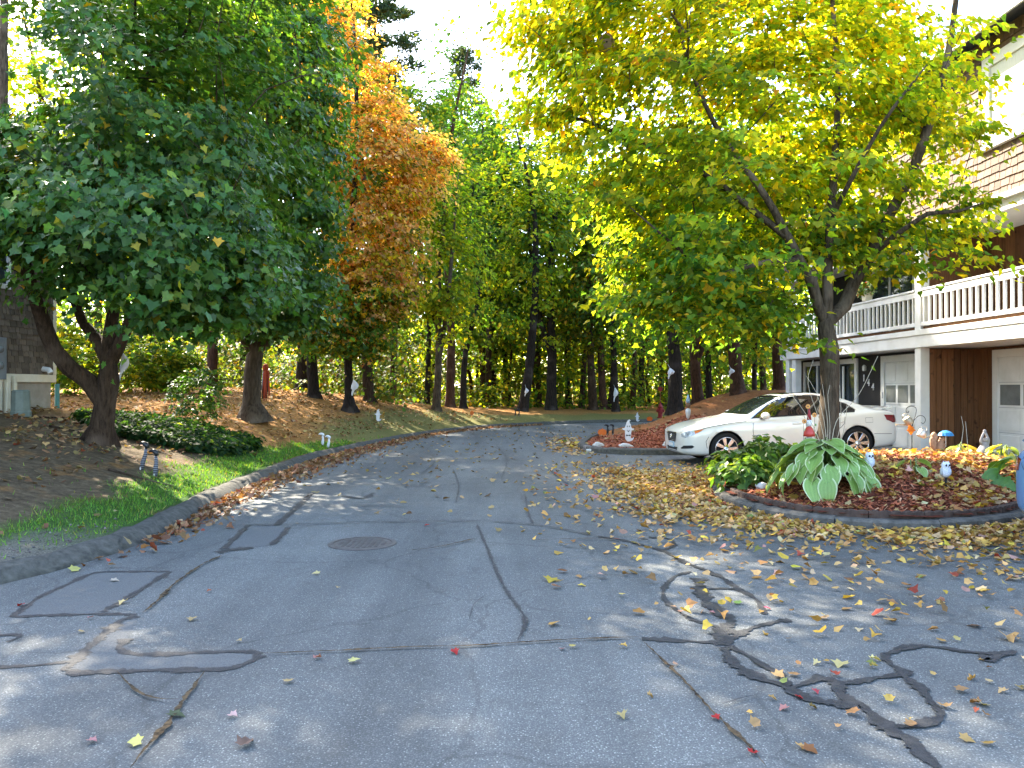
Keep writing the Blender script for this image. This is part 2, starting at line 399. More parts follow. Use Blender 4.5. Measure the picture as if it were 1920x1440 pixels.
l1 = nd(t, 'ShaderNodeMapRange'); l1.inputs[1].default_value = .004; l1.inputs[2].default_value = .011; l1.inputs[3].default_value = .26; l1.inputs[4].default_value = 0; t.links.new(ve.outputs['Distance'], l1.inputs[0])
l2 = nd(t, 'ShaderNodeMapRange'); l2.inputs[1].default_value = .012; l2.inputs[2].default_value = .03; l2.inputs[3].default_value = .4; l2.inputs[4].default_value = 0; t.links.new(ve2.outputs['Distance'], l2.inputs[0])
mk = nd(t, 'ShaderNodeMath', operation='MULTIPLY'); t.links.new(l2.outputs[0], mk.inputs[0]); t.links.new(rampf(t, noise(t, v, .38, 3, .5), .55, .68), mk.inputs[1])
c = mixc(t, l1.outputs[0], c, (.022,.021,.020)); c = mixc(t, mk.outputs[0], c, (.025,.024,.022))
trk = noise(t, mapping(t, v, (1.1, .10, 1)), 1.0, 4, .6)
c = mixc(t, rampf(t, trk, .42, .70), c, mixc(t, 1.0, c, (0.56,0.57,0.585), 'MULTIPLY'))
c = mixc(t, 1.0, c, (1.20,1.25,1.20), 'MULTIPLY')
t.links.new(c, b.inputs['Base Color']); b.inputs['Roughness'].default_value = 0.82; b.inputs['Specular IOR Level'].default_value = 0.3
hgt = mixc(t, 0.5, vor.outputs['Distance'], fine)
bump(t, b, hgt, 0.55, 0.012)
road = link(me, 'road', m); tag(road, kind='structure')
M['asphalt_patch'] = pm('asphalt_patch', (0.112,0.116,0.113), (0.066,0.068,0.067), 90, 0.85, spec=.25, bstr=.5, bscale=150)
M['stain'] = pm('asphalt_stain', (0.060,0.058,0.056), (0.085,0.083,0.080), 40, 0.85, spec=.25, bstr=.5, bscale=150)

def densify(pts, step):
    return catmull(pts, step)
def ribbon(name, pix, width, mat, z=0.004, jag=0.25, wj=0.35, step=0.05, taper=False):
    pl = catmull([tuple(G(*p)[:2]) for p in pix], step); n = len(pl)
    tan = np.gradient(pl, axis=0); tan /= np.maximum(np.linalg.norm(tan, axis=1), 1e-9)[:, None]
    nor = np.stack([-tan[:, 1], tan[:, 0]], 1)
    k = np.arange(n); wv = width*(1+wj*np.sin(k*0.37+rng.random()*6)*np.sin(k*.11+rng.random()*6))
    wl = wv*(1+jag*rng.normal(size=n))/2; wr = wv*(1+jag*rng.normal(size=n))/2
    if taper:
        e = np.minimum(1, np.minimum(k, n-1-k)/6.0+0.1); wl *= e; wr *= e
    a = pl+nor*wl[:, None]; c_ = pl-nor*wr[:, None]
    V = np.zeros((2*n, 3)); V[:n, :2] = a; V[n:, :2] = c_
    V[:, 2] = roadz(V[:, 0], V[:, 1])+z
    F = np.stack([k[:-1], k[:-1]+n, k[1:]+n, k[1:]], 1)
    return link(np_mesh(name, V, F), name, mat, road)
# dark repair patches
def patch(pix, mat, z=0.002):
    pl = [G(*p) for p in pix]
    me = bpy.data.meshes.new('repair_patch'); me.from_pydata([(p.x, p.y, z) for p in pl], [], [tuple(range(len(pl)))])
    return link(me, 'repair_patch', mat, road)
patch([(25,1156),(75,1120),(180,1074),(318,1072),(290,1090),(245,1118),(195,1149),(110,1154)], M['asphalt_patch'])
patch([(415,1030),(470,985),(540,988),(510,1023)], M['asphalt_patch'])
patch([(130,1250),(190,1195),(258,1155),(240,1200),(240,1226),(400,1223),(490,1226),(450,1248),(330,1256),(150,1261)], M['asphalt_patch'])
seals = [
 ([(25,1156),(75,1120),(130,1095),(180,1074),(250,1072),(318,1072)], .055), ([(318,1072),(290,1090),(245,1118),(195,1147)], .055),
 ([(25,1156),(110,1153),(200,1151),(255,1153)], .05), ([(258,1155),(225,1165),(190,1195),(150,1230),(128,1252)], .075),
 ([(-60,1254),(0,1251),(60,1248),(125,1241)], .045), ([(118,1253),(150,1261),(220,1258),(330,1256),(410,1255),(450,1248),(490,1228)], .06),
 ([(490,1226),(460,1221),(400,1223),(320,1226),(250,1226),(225,1215),(240,1198)], .055),
 ([(-20,1193),(0,1191),(28,1190),(40,1193),(15,1204)], .03), ([(408,1036),(440,1031),(475,1027)], .14),
 ([(420,1030),(440,1010),(466,985)], .06), ([(510,1022),(528,1005),(541,989)], .06),
 ([(1203,1198),(1278,1202),(1353,1206)], .06), ([(1357,1210),(1353,1185),(1370,1164),(1345,1148),(1324,1127),(1312,1106),(1310,1085)], .10),
 ([(1360,1208),(1387,1189),(1428,1172),(1478,1162)], .05), ([(1345,1175),(1308,1166),(1266,1143),(1245,1122),(1245,1102),(1266,1081),(1295,1072)], .035),
 ([(1320,1106),(1353,1104),(1387,1108),(1420,1127),(1432,1152)], .04),
 ([(1120,1006),(1162,1012),(1203,1022),(1241,1033),(1287,1056),(1328,1072),(1362,1089),(1387,1108)], .05), ([(1241,1033),(1262,1024),(1257,1012),(1216,1008)], .04),
 ([(1357,1214),(1378,1247),(1420,1270),(1474,1289),(1503,1306),(1537,1314),(1578,1322),(1612,1322),(1645,1352),(1674,1372),(1703,1389),(1728,1414),(1760,1440)], .075),
 ([(1366,1212),(1403,1231),(1437,1252),(1466,1268),(1482,1289),(1520,1277),(1537,1272),(1562,1277),(1587,1281),(1641,1272),(1691,1264),(1666,1243),(1657,1231),(1695,1216),(1737,1212),(1807,1222),(1870,1227),(1903,1222)], .05),
 ([(1562,1280),(1585,1308),(1612,1322)], .06), ([(1691,1264),(1720,1289),(1745,1318),(1762,1343),(1737,1356),(1682,1364)], .05),
 ([(1840,1228),(1852,1240),(1875,1226)], .05),
 ([(520,985),(545,962),(570,940),(585,925)], .07), ([(640,930),(680,935),(700,925)], .06),
]
for i, (p, wd) in enumerate(seals): ribbon('tar_seal', p, wd*1.0, M['tar'], .003+i*.0003, .30, .5, .02)
cracks = [
 ([(268,1152),(300,1125),(330,1095),(380,1060),(420,1042)], .03), ([(490,1228),(640,1222),(760,1216),(880,1213),(975,1207),(1100,1200),(1203,1197)], .018),
 ([(385,1262),(350,1310),(315,1360),(280,1400),(245,1445)], .03), ([(895,985),(910,1020),(930,1070),(950,1110),(975,1145),(985,1170),(970,1205)], .03),
 ([(1205,1205),(1258,1256),(1299,1297),(1337,1339),(1387,1385),(1435,1440)], .020),
 ([(400,985),(540,985),(700,980),(880,978),(1000,985),(1120,1006)], .03), ([(220,1262),(260,1300),(310,1315),(345,1312)], .02),
 ([(880,1165),(890,1135),(915,1115)], .008), ([(985,1180),(1030,1192)], .008), ([(1337,1330),(1400,1310),(1450,1302)], .007), ([(1290,1300),(1330,1312)], .006),
 ([(600,910),(700,908),(800,912),(900,905),(1020,908)], .03), ([(850,880),(860,910),(855,945)], .02), ([(560,952),(660,948),(780,952)], .03),
 ([(760,1035),(820,1028),(900,1010)], .02), ([(985,930),(990,960),(1000,985)], .025), ([(1030,880),(1060,905),(1100,915)], .03), ([(700,865),(820,862),(950,866)], .03),
 ([(920,1185),(1000,1190)], .006), ([(1000,1015),(1100,1012),(1180,1015)], .02),([(800,840),(815,865),(790,890)], .02),([(930,835),(950,860),(940,900)], .02),
]
for i, (p, wd) in enumerate(cracks): ribbon('crack', p, wd*.8, M['crack'] if wd >= .018 and p[0][1] > 1000 else M['tar'], .0145+i*.0003, .45, .5, .03, True)

# ---- kerbs
def sweep(pl, prof, name, mat, zfun=None, parent=None, closed=False, jit=0.006):
    n = len(pl); tan = (np.roll(pl, -1, 0)-np.roll(pl, 1, 0)) if closed else np.gradient(pl, axis=0)
    tan /= np.maximum(np.linalg.norm(tan, axis=1), 1e-9)[:, None]
    nor = np.stack([-tan[:, 1], tan[:, 0]], 1); k = len(prof)
    V = np.zeros((n, k, 3))
    for j, (o, z) in enumerate(prof):
        V[:, j, :2] = pl+nor*(o+rng.normal(0, jit, n))[:, None]
        V[:, j, 2] = z+rng.normal(0, jit*.6, n)*(z > 0)+(zfun(pl[:, 0], pl[:, 1]) if zfun else 0)
    idx = np.arange(n*k).reshape(n, k); F = []
    nn = n if closed else n-1
    for i in range(nn):
        for j in range(k-1):
            F.append((idx[i, j], idx[(i+1) % n, j], idx[(i+1) % n, j+1], idx[i, j+1]))
    return link(np_mesh(name, V.reshape(-1, 3), np.array(F), smooth=True), name, mat, parent)
i0 = np.argmin(np.hypot(KL[:, 0]+14, KL[:, 1]-2.2)); i1 = np.argmin(np.hypot(KL[:, 0]-30, KL[:, 1]-37))
kp = catmull(KL[i0:i1:3], 0.16)
kerb = sweep(kp, [(-.02,-.06),(-.02,.01),(.03,.055),(.08,.098),(.14,.122),(.22,.125),(.30,.10),(.36,.02)], 'kerb', M['kerb'], jit=.012)
tag(kerb, 'long grey asphalt berm kerb sweeping along the left of the road', 'kerb')
def kerb_blocks(pl, root, L=0.92, mat=M['kerb2'], w=.16, h=.14, zf=None, out=1):
    """individual kerb stones along a line; the line is the road edge, stones lie to its left"""
    seg = np.hypot(*np.diff(pl, axis=0).T); s = np.concatenate([[0], np.cumsum(seg)]); a = 0.0
    while a < s[-1]-.1:
        b_ = min(a+L, s[-1]); ss = np.linspace(a+.006, b_-.006, 6)
        pts = np.stack([np.interp(ss, s, pl[:, 0]), np.interp(ss, s, pl[:, 1])], 1)
        tan = np.gradient(pts, axis=0); tan /= np.linalg.norm(tan, axis=1)[:, None]
        nor = np.stack([-tan[:, 1], tan[:, 0]], 1)*out
        mb = MB(); V = []; hh = h+rng.normal(0, .006); off = rng.normal(0, .006)
        pr = [(0,-.05),(0.0,hh-.03),(.03,hh),(w,hh+.003),(w,-.05)]
        for i in range(6):
            z0 = float(zf(pts[i, 0], pts[i, 1])) if zf else 0
            for o, z in pr: V.append((pts[i, 0]+nor[i, 0]*(o+off), pts[i, 1]+nor[i, 1]*(o+off), z0+z+rng.normal(0, .002)))
        F = []
        for i in range(5):
            for j in range(5): F.append((i*5+j, (i+1)*5+j, (i+1)*5+(j+1) % 5, i*5+(j+1) % 5))
        F += [(0,1,2,3,4), tuple(range(29, 24, -1))]
        mb.add(V, F); mb.build('kerb_stone', mat, root)
        a = b_
rk = empty('kerb', (0,0,0), 0, 'low grey kerb around the red mulch mound beside the white car', 'kerb')
kerb_blocks(np.vstack([ISLB[-14:-1], ISLAND[:-4]]), rk, 1.5, M['kerb2'], .18, .14, lambda x, y: roadz(x, y))
rk = empty('kerb', (0,0,0), 0, 'weathered grey kerb around the near flower bed with brown scalloped edging', 'kerb')
bi = np.arange(len(BED)); front = BED[:int(len(BED)*.66)]
kerb_blocks(BED[:-10], rk, 1.15, M['kerb2'], .15, .12)
# scalloped brown edging pieces standing on the inside of the kerb
re_ = empty('garden_edging', (0,0,0), 0, 'dark brown scalloped edging strip round the near red mulch bed', 'edging')
ins = BED.copy(); tn = np.roll(ins, -1, 0)-np.roll(ins, 1, 0); tn /= np.linalg.norm(tn, axis=1)[:, None]
ins = ins+np.stack([-tn[:, 1], tn[:, 0]], 1)*.15
seg = np.hypot(*np.diff(ins, axis=0).T); s = np.concatenate([[0], np.cumsum(seg)]); a = 0.0
while a < s[-1]*.62:
    L = .62; ss = np.linspace(a+.005, a+L-.005, 33); pts = np.stack([np.interp(ss, s, ins[:, 0]), np.interp(ss, s, ins[:, 1])], 1)
    tan = np.gradient(pts, axis=0); tan /= np.linalg.norm(tan, axis=1)[:, None]; nor = np.stack([-tan[:, 1], tan[:, 0]], 1)
    ph = np.linspace(0, 5*np.pi, 33); top = .185+.020*np.abs(np.sin(ph)); bul = .014*np.abs(np.sin(ph))
    V = []; F = []
    for i in range(33):
        o, n_ = pts[i], nor[i]
        V += [(*(o-n_*bul[i]), .05), (*(o-n_*bul[i]), top[i]-.01), (*(o+n_*.02), top[i]), (*(o+n_*.065), top[i]-.01), (*(o+n_*.065), .05)]
    for i in range(32):
        for j in range(4): F.append((i*5+j, (i+1)*5+j, (i+1)*5+j+1, i*5+j+1))
    F += [(0,1,2,3,4), (164,163,162,161,160)]
    MB().add(V, F).build('edging_piece', M['edging'], re_, smooth=False); a += L

# near bed mound
gx = np.arange(2.8, 9.5, .1); gy = np.arange(8.5, 14.8, .1); X, Y = np.meshgrid(gx, gy); zb = bedz(X, Y)
nx, ny = len(gx), len(gy); idx = np.arange(nx*ny).reshape(ny, nx)
Fq = np.stack([idx[:-1, :-1].ravel(), idx[:-1, 1:].ravel(), idx[1:, 1:].ravel(), idx[1:, :-1].ravel()], 1)
V = np.stack([X.ravel(), Y.ravel(), zb], 1)
d_, _, _ = polydist(BED, X.ravel(), Y.ravel(), True); ok = inside(BED, X.ravel(), Y.ravel()) & (d_ > .06)
Fq = Fq[ok[Fq].all(1)]
M['mulch_soil'] = pm('mulch_soil', (0.11,0.030,0.017), (0.05,0.016,0.010), 30, .95, spec=.1, bstr=.8, bscale=40)
bed = link(np_mesh('mulch_bed', V, Fq, smooth=True), 'mulch_bed', M['mulch_soil']); tag(bed, kind='structure')

# mulch chips : thin little slivers lying every way
def chips(n, sampler, zf, lo, hi, name, label):
    pts = sampler(n); n = len(pts); z = zf(pts[:, 0], pts[:, 1])
    L = rng.uniform(lo, hi, n); W = L*rng.uniform(.18, .4, n); a = rng.random(n)*2*np.pi; tl = rng.normal(0, .35, n)
    ux = np.stack([np.cos(a)*np.cos(tl), np.sin(a)*np.cos(tl), np.sin(tl)], 1)
    uy = np.stack([-np.sin(a), np.cos(a), rng.normal(0, .4, n)], 1)
    c = np.stack([pts[:, 0], pts[:, 1], z+rng.uniform(.003, .022, n)], 1)
    up = np.cross(ux, uy); up /= np.linalg.norm(up, axis=1)[:, None]
    V = np.stack([c-ux*L[:, None]/2-uy*W[:, None]/2, c+ux*L[:, None]/2-uy*W[:, None]*.3, c+ux*L[:, None]/2+uy*W[:, None]/2, c-ux*L[:, None]*.45+uy*W[:, None]/2], 1)
    b0 = np.arange(n)*4
    base = np.array([(0.40,0.115,0.052),(0.31,0.085,0.042),(0.46,0.165,0.08),(0.18,0.058,0.032),(0.50,0.26,0.15)])
    col = base[rng.choice(5, n, p=[.35,.28,.2,.12,.05])]*rng.uniform(.75, 1.2, (n, 1))
    F = np.stack([b0, b0+1, b0+2, b0+3], 1)
    o = link(np_mesh(name, V.reshape(-1, 3), F, np.repeat(col, 4, 0)), name, M['chip']); tag(o, label, 'mulch', kind='stuff'); return o
M['chip'] = attrmat('mulch_chip')
def samp_bed(n):
    p = np.stack([rng.uniform(2.8, 9.4, n), rng.uniform(8.5, 14.7, n)], 1); d, _, _ = polydist(BED, p[:, 0], p[:, 1], True)
    return p[inside(BED, p[:, 0], p[:, 1]) & (d > .2)]
chips(44000, samp_bed, bedz, .03, .085, 'wood_mulch', 'red shredded wood mulch covering the near flower bed')
def samp_isl(n):
    p = np.stack([rng.uniform(1.8, 11, n), 18.3+5.6*rng.random(n)**1.6], 1); d, _, _ = polydist(ISL_POLY, p[:, 0], p[:, 1], True)
    return p[inside(ISL_POLY, p[:, 0], p[:, 1]) & (d > .15)]
chips(26000, samp_isl, terrain, .05, .12, 'wood_mulch', 'red shredded wood mulch on the mound behind the white car')

# ================================================================== LEAVES AND TREES
MAPLE_V = np.array([(0,.32,.0),(0,.04,0),(.34,-.10,.10),(.36,.16,.05),(.60,.40,.15),(.36,.50,.05),(.27,.66,.07),(0,1,-.12),(-.27,.66,.07),(-.36,.50,.05),(-.60,.40,.15),(-.36,.16,.05),(-.34,-.10,.10)], float)
MAPLE_F = np.array([(0,i,i+1) for i in range(1,12)]+[(0,12,1)])
MID_V = np.array([(0,0,0),(.46,.02,.10),(.56,.42,.12),(.27,.58,.05),(0,1,-.12),(-.27,.58,.05),(-.56,.42,.12),(-.46,.02,.10)], float)
MID_F = np.array([(0,1,2),(0,2,3),(0,3,4),(0,4,5),(0,5,6),(0,6,7)])
DIA_V = np.array([(0,0,0),(.42,.42,.1),(0,1,-.08),(-.42,.42,.1)], float); DIA_F = np.array([(0,1,2),(0,2,3)])
NEE_V = np.array([(-.05,0,0),(.05,0,0),(.03,1,-.1),(-.03,1,-.1)], float); NEE_F = np.array([(0,1,2),(0,2,3)])
TEMPL = dict(maple=(MAPLE_V, MAPLE_F), mid=(MID_V, MID_F), dia=(DIA_V, DIA_F), needle=(NEE_V, NEE_F))
def nrm(a): return a/np.maximum(np.linalg.norm(a, axis=-1, keepdims=True), 1e-9)
def leaves_mesh(name, C, tip, nor, size, cols, templ='mid', cup=None, g=rng):
    V0, F0 = TEMPL[templ]; n = len(C); K = len(V0)
    nor = nrm(nor); tip = nrm(tip-nor*(tip*nor).sum(1, keepdims=True)); side = np.cross(tip, nor)*g.uniform(.68, 1.12, (n, 1)); tip = tip*g.uniform(.8, 1.15, (n, 1))
    if cup is None: cup = g.normal(1.0, .9, n)
    cen = np.array([0, .3, 0]); W = V0-cen*0
    lv = (side[:, None, :]*W[None, :, 0, None]+tip[:, None, :]*W[None, :, 1, None]+nor[:, None, :]*(W[None, :, 2, None]*cup[:, None, None]))*size[:, None, None]
    V = C[:, None, :]+lv
    F = (F0[None]+(np.arange(n)*K)[:, None, None]).reshape(-1, 3)
    return np_mesh(name, V.reshape(-1, 3), F, np.repeat(cols, K, 0))
def palette(n, pal, g, jit=.22):
    """pal: list of (weight, rgb)"""
    w_ = np.array([p[0] for p in pal], float); c = np.array([p[1] for p in pal], float)
    k = g.choice(len(pal), n, p=w_/w_.sum()); out = c[k]*np.exp(g.normal(0, jit, (n, 1)))*np.exp(g.normal(0, .07, (n, 3)))
    return out
GREEN = [(6,(.030,.082,.022)),(4,(.045,.110,.025)),(2,(.070,.135,.022)),(.25,(.30,.22,.02))]
DKGREEN = [(6,(.042,.112,.022)),(4,(.062,.145,.024)),(1.8,(.105,.18,.024)),(.06,(.45,.28,.02))]
MIDGREEN = [(4,(.050,.120,.020)),(4,(.085,.170,.022)),(2.5,(.15,.21,.020)),(.5,(.34,.29,.02))]
YGREEN = [(2,(.095,.175,.018)),(4,(.17,.245,.018)),(3,(.28,.31,.018)),(.8,(.44,.37,.02))]
YELLOW = [(3,(.26,.28,.015)),(4,(.46,.38,.015)),(2.2,(.58,.40,.018)),(.7,(.56,.25,.02))]
ORANGE = [(5,(.60,.35,.14)),(4,(.62,.42,.17)),(1.0,(.54,.21,.07)),(2,(.48,.35,.08)),(.3,(.12,.15,.02))]
OLIVE = [(4,(.05,.085,.018)),(3,(.10,.125,.018)),(1.5,(.22,.19,.02)),(.6,(.34,.20,.025))]
PINE = [(5,(.035,.070,.035)),(3,(.055,.090,.035)),(1,(.12,.12,.03))]

def ball_pts(n, c, r, g, bias=2.0):
    d = nrm(g.normal(size=(n, 3))); rr = g.random(n)**(1/bias/1.5)
    return np.array(c)+d*rr[:, None]*np.array(r)
class Skel:
    def __init__(s): s.p = []; s.par = []; s.r0 = []
    def add(s, p, par, r=0.0): s.p.append(np.array(p, float)); s.par.append(par); s.r0.append(r); return len(s.p)-1
    def limb(s, pts, radii, start=-1, step=.3):
        """main limb through pts with given radii"""
        pl = catmull(pts, step); L = np.concatenate([[0], np.cumsum(np.linalg.norm(np.diff(pl, axis=0), axis=1))])
        P0 = np.array([np.array(p, float) for p in pts]); l0 = np.concatenate([[0], np.cumsum(np.linalg.norm(np.diff(P0, axis=0), axis=1))])
        rr = np.interp(L/L[-1], l0/l0[-1], radii); ids = []; par = start
        if start >= 0: pl = pl[1:]; rr = rr[1:]
        for p, r in zip(pl, rr):
            par = s.add(p, par, r); ids.append(par)
        return ids
    def grow(s, targets, g, seg=.55, rtip=.006, first=0):
        order = np.argsort([min(np.linalg.norm(t-q) for q in s.p[first::2]) for t in targets])
        P_ = np.array(s.p); 
        for k in order:
            t = targets[k]; P_ = np.array(s.p[first:]); d = np.linalg.norm(P_-t, axis=1)+.7*np.maximum(0, P_[:, 2]-t[2]+.15)
            j = int(np.argmin(d))+first; a = s.p[j]; L = np.linalg.norm(t-a); m = max(1, int(L/seg)); par = j
            for i in range(1, m+1):
                u = i/m; q = a+(t-a)*u+np.array([0, 0, .12*L*math.sin(math.pi*u)])+g.normal(0, .045*L/m, 3)*(i < m)
                par = s.add(q, par)
        n = len(s.p); acc = np.zeros(n); E = 2.3; r = np.zeros(n)
        for i in range(n-1, -1, -1):
            r[i] = max(s.r0[i], max(acc[i], rtip**E)**(1/E))
            if s.par[i] >= 0: acc[s.par[i]] += r[i]**E if s.r0[i] == 0 else 0
        # thin twigs never thicker than parent
        for i in range(n):
            if s.par[i] >= 0: r[i] = min(r[i], r[s.par[i]]*.97 if s.r0[i] == 0 else r[i])
        s.r = r
    def mesh(s, name, mat, parent, nbig=10, flare=0.0, g=rng):
        """limbs as continuous tubes: follow the thickest child"""
        n = len(s.p); ch = [[] for _ in range(n)]; roots = []
        for i in range(n):
            (ch[s.par[i]] if s.par[i] >= 0 else roots).append(i)
        VV = []; FF = []; base = 0; out = None
        stack = [(r_, None) for r_ in roots]
        while stack:
            i, frm = stack.pop(); chain = ([frm] if frm is not None else [])+[i]
            while ch[i]:
                k = max(ch[i], key=lambda c: (s.r0[c] > 0, s.r[c]))
                for c in ch[i]:
                    if c != k: stack.append((c, i))
                chain.append(k); i = k
            if len(chain) < 2: continue
            pts = np.array([s.p[c] for c in chain]); rad = np.array([s.r[c] for c in chain])
            if frm is not None: rad[0] = rad[1]*1.15
            ns = nbig if rad.max() > .09 else (6 if rad.max() > .03 else 4)
            tn = nrm(np.gradient(pts, axis=0)); a = np.cross(tn[0], [.13, .21, 1.0])
            if np.linalg.norm(a) < .05: a = np.cross(tn[0], [1, 0, 0])
            ang = np.arange(ns)*2*np.pi/ns; rings = []
            for q in range(len(pts)):
                a = a-tn[q]*np.dot(a, tn[q]); a /= np.linalg.norm(a); b_ = np.cross(tn[q], a)
                rk = rad[q]*np.ones(ns)
                if frm is None and flare:
                    h = pts[q][2]-pts[0][2]; rk = rk*(1+flare*math.exp(-h/.22)*(1+.5*np.cos(3*ang+1)+.4*np.cos(5*ang)))
                if ns > 6: rk = rk*(1+.05*g.normal(size=ns))
                rings.append(pts[q]+(a[None]*np.cos(ang)[:, None]+b_[None]*np.sin(ang)[:, None])*rk[:, None])
            m = len(pts); kk = np.arange(ns)
            if rad.max() > .055 or (frm is None and len(roots) == 1):
                fq = np.concatenate([np.stack([q*ns+kk, q*ns+(kk+1) % ns, (q+1)*ns+(kk+1) % ns, (q+1)*ns+kk], 1) for q in range(m-1)])
                nm = 'limb' if frm is not None else name
                o_ = link(np_mesh(nm, np.concatenate(rings), fq, smooth=True), nm, mat, parent)
                if out is None: out = o_
                continue
            VV.append(np.concatenate(rings))
            for q in range(m-1):
                FF.append(np.stack([base+q*ns+kk, base+q*ns+(kk+1) % ns, base+(q+1)*ns+(kk+1) % ns, base+(q+1)*ns+kk], 1))
            base += m*ns
        if VV:
            o_ = link(np_mesh('branches', np.concatenate(VV), np.concatenate(FF), smooth=True), 'branches', mat, parent); o_['kind'] = 'stuff'
        return out

def spray(centers, crown_c, n_per, rc, flat, g, droop=.35, up=.75):
    """leaf frames round cluster centres: flattened sprays that droop outwards"""
    k = len(centers); cnt = g.poisson(n_per, k)+2; ci = np.repeat(np.arange(k), cnt); n = len(ci)
    o = nrm(centers-np.array(crown_c)); off = g.normal(size=(n, 3))*.55; off[:, 2] *= flat
    rr = rc*np.exp(g.normal(0, .2, k))[ci]
    C = centers[ci]+off*rr[:, None]
    oo = nrm(o[ci]+off*.7); oo[:, 2] *= .6
    C[:, 2] -= droop*rr*(off[:, 0]**2+off[:, 1]**2)
    nor = nrm(np.array([0, 0, up])+oo*.75+g.normal(0, .38, (n, 3)))
    tip = nrm(oo+np.array([0, 0, -.45])+g.normal(0, .5, (n, 3)))
    return C, tip, nor, ci
def crown_from(blobs, n, g, bias=2.0):
    """blobs: [(weight, centre, radii)] -> points"""
    w_ = np.array([b_[0] for b_ in blobs], float); cnt = (n*w_/w_.sum()).astype(int)
    return np.concatenate([ball_pts(max(1, c), b_[1], b_[2], g, bias) for c, b_ in zip(cnt, blobs)])
def make_tree(name, label, base, limbs, blobs, nclus, nleaf, lsize, templ, colfun, bark='bark', leafm='leaf', seed=1, rc=.55, flat=.35, group='trees along the road and in the woods', cat='tree', reject=None, first=0, rtip=.007, flare=.5, droop=.35, up=.75, bias=2.0, seg=.55):
    g = np.random.default_rng(seed)
    root = empty(name, base, 0, label, cat, group); B = np.array(base)
    s = Skel()
    ids = None
    for k, (pts, radii, st) in enumerate(limbs):
        if st is None: par = -1
        else:
            q = np.array(pts[0]); par = int(np.argmin([np.linalg.norm(x-q) for x in s.p]))
        i_ = s.limb([np.array(p)-B for p in pts], radii, -1 if st is None else par) if st is None else s.limb([s.p[int(np.argmin([np.linalg.norm(x-(np.array(pts[0])-B)) for x in s.p]))]]+[np.array(p)-B for p in pts[1:]], radii, int(np.argmin([np.linalg.norm(x-(np.array(pts[0])-B)) for x in s.p])))
    cl = crown_from([(w_, np.array(c)-B, r_) for w_, c, r_ in blobs], nclus, g, bias)
    if reject is not None: cl = cl[~reject(cl+B)]
    tot = sum(b_[0] for b_ in blobs); cc = sum(np.array(b_[1])*b_[0] for b_ in blobs)/tot-B
    s.grow(cl, g, seg=seg, rtip=rtip, first=first)
    s.mesh('trunk', M[bark], root, flare=flare, g=g)
    C, tip, nor, ci = spray(cl, cc, nleaf/max(1, len(cl)), rc, flat, g, droop, up)
    size = lsize*np.exp(np.clip(g.normal(0, .2, len(C)), -.45, .3))
    cols = colfun(C+B, ci, g, len(cl))
    link(leaves_mesh('crown', C, tip, nor, size, cols, templ, g=g), 'crown', M[leafm], root)
    return root
def flatpal(pal):
    def f(C, ci, g, k):
        c = palette(len(C), pal, g); return c*np.exp(g.normal(0, .15, k))[ci][:, None]
    return f
def mixpal(palA, palB, fac):
    """fac(points, g) -> 0..1 chance of palette B, per cluster-ish"""
    def f(C, ci, g, k):
        a = palette(len(C), palA, g); b_ = palette(len(C), palB, g); h = fac(C, g)+g.normal(0, .22, k)[ci]
        return np.where((g.random(len(C)) < h)[:, None], b_, a)*np.exp(g.normal(0, .12, k))[ci][:, None]
    return f
def at(px, py, Y): return tuple(P(px, py, Y))

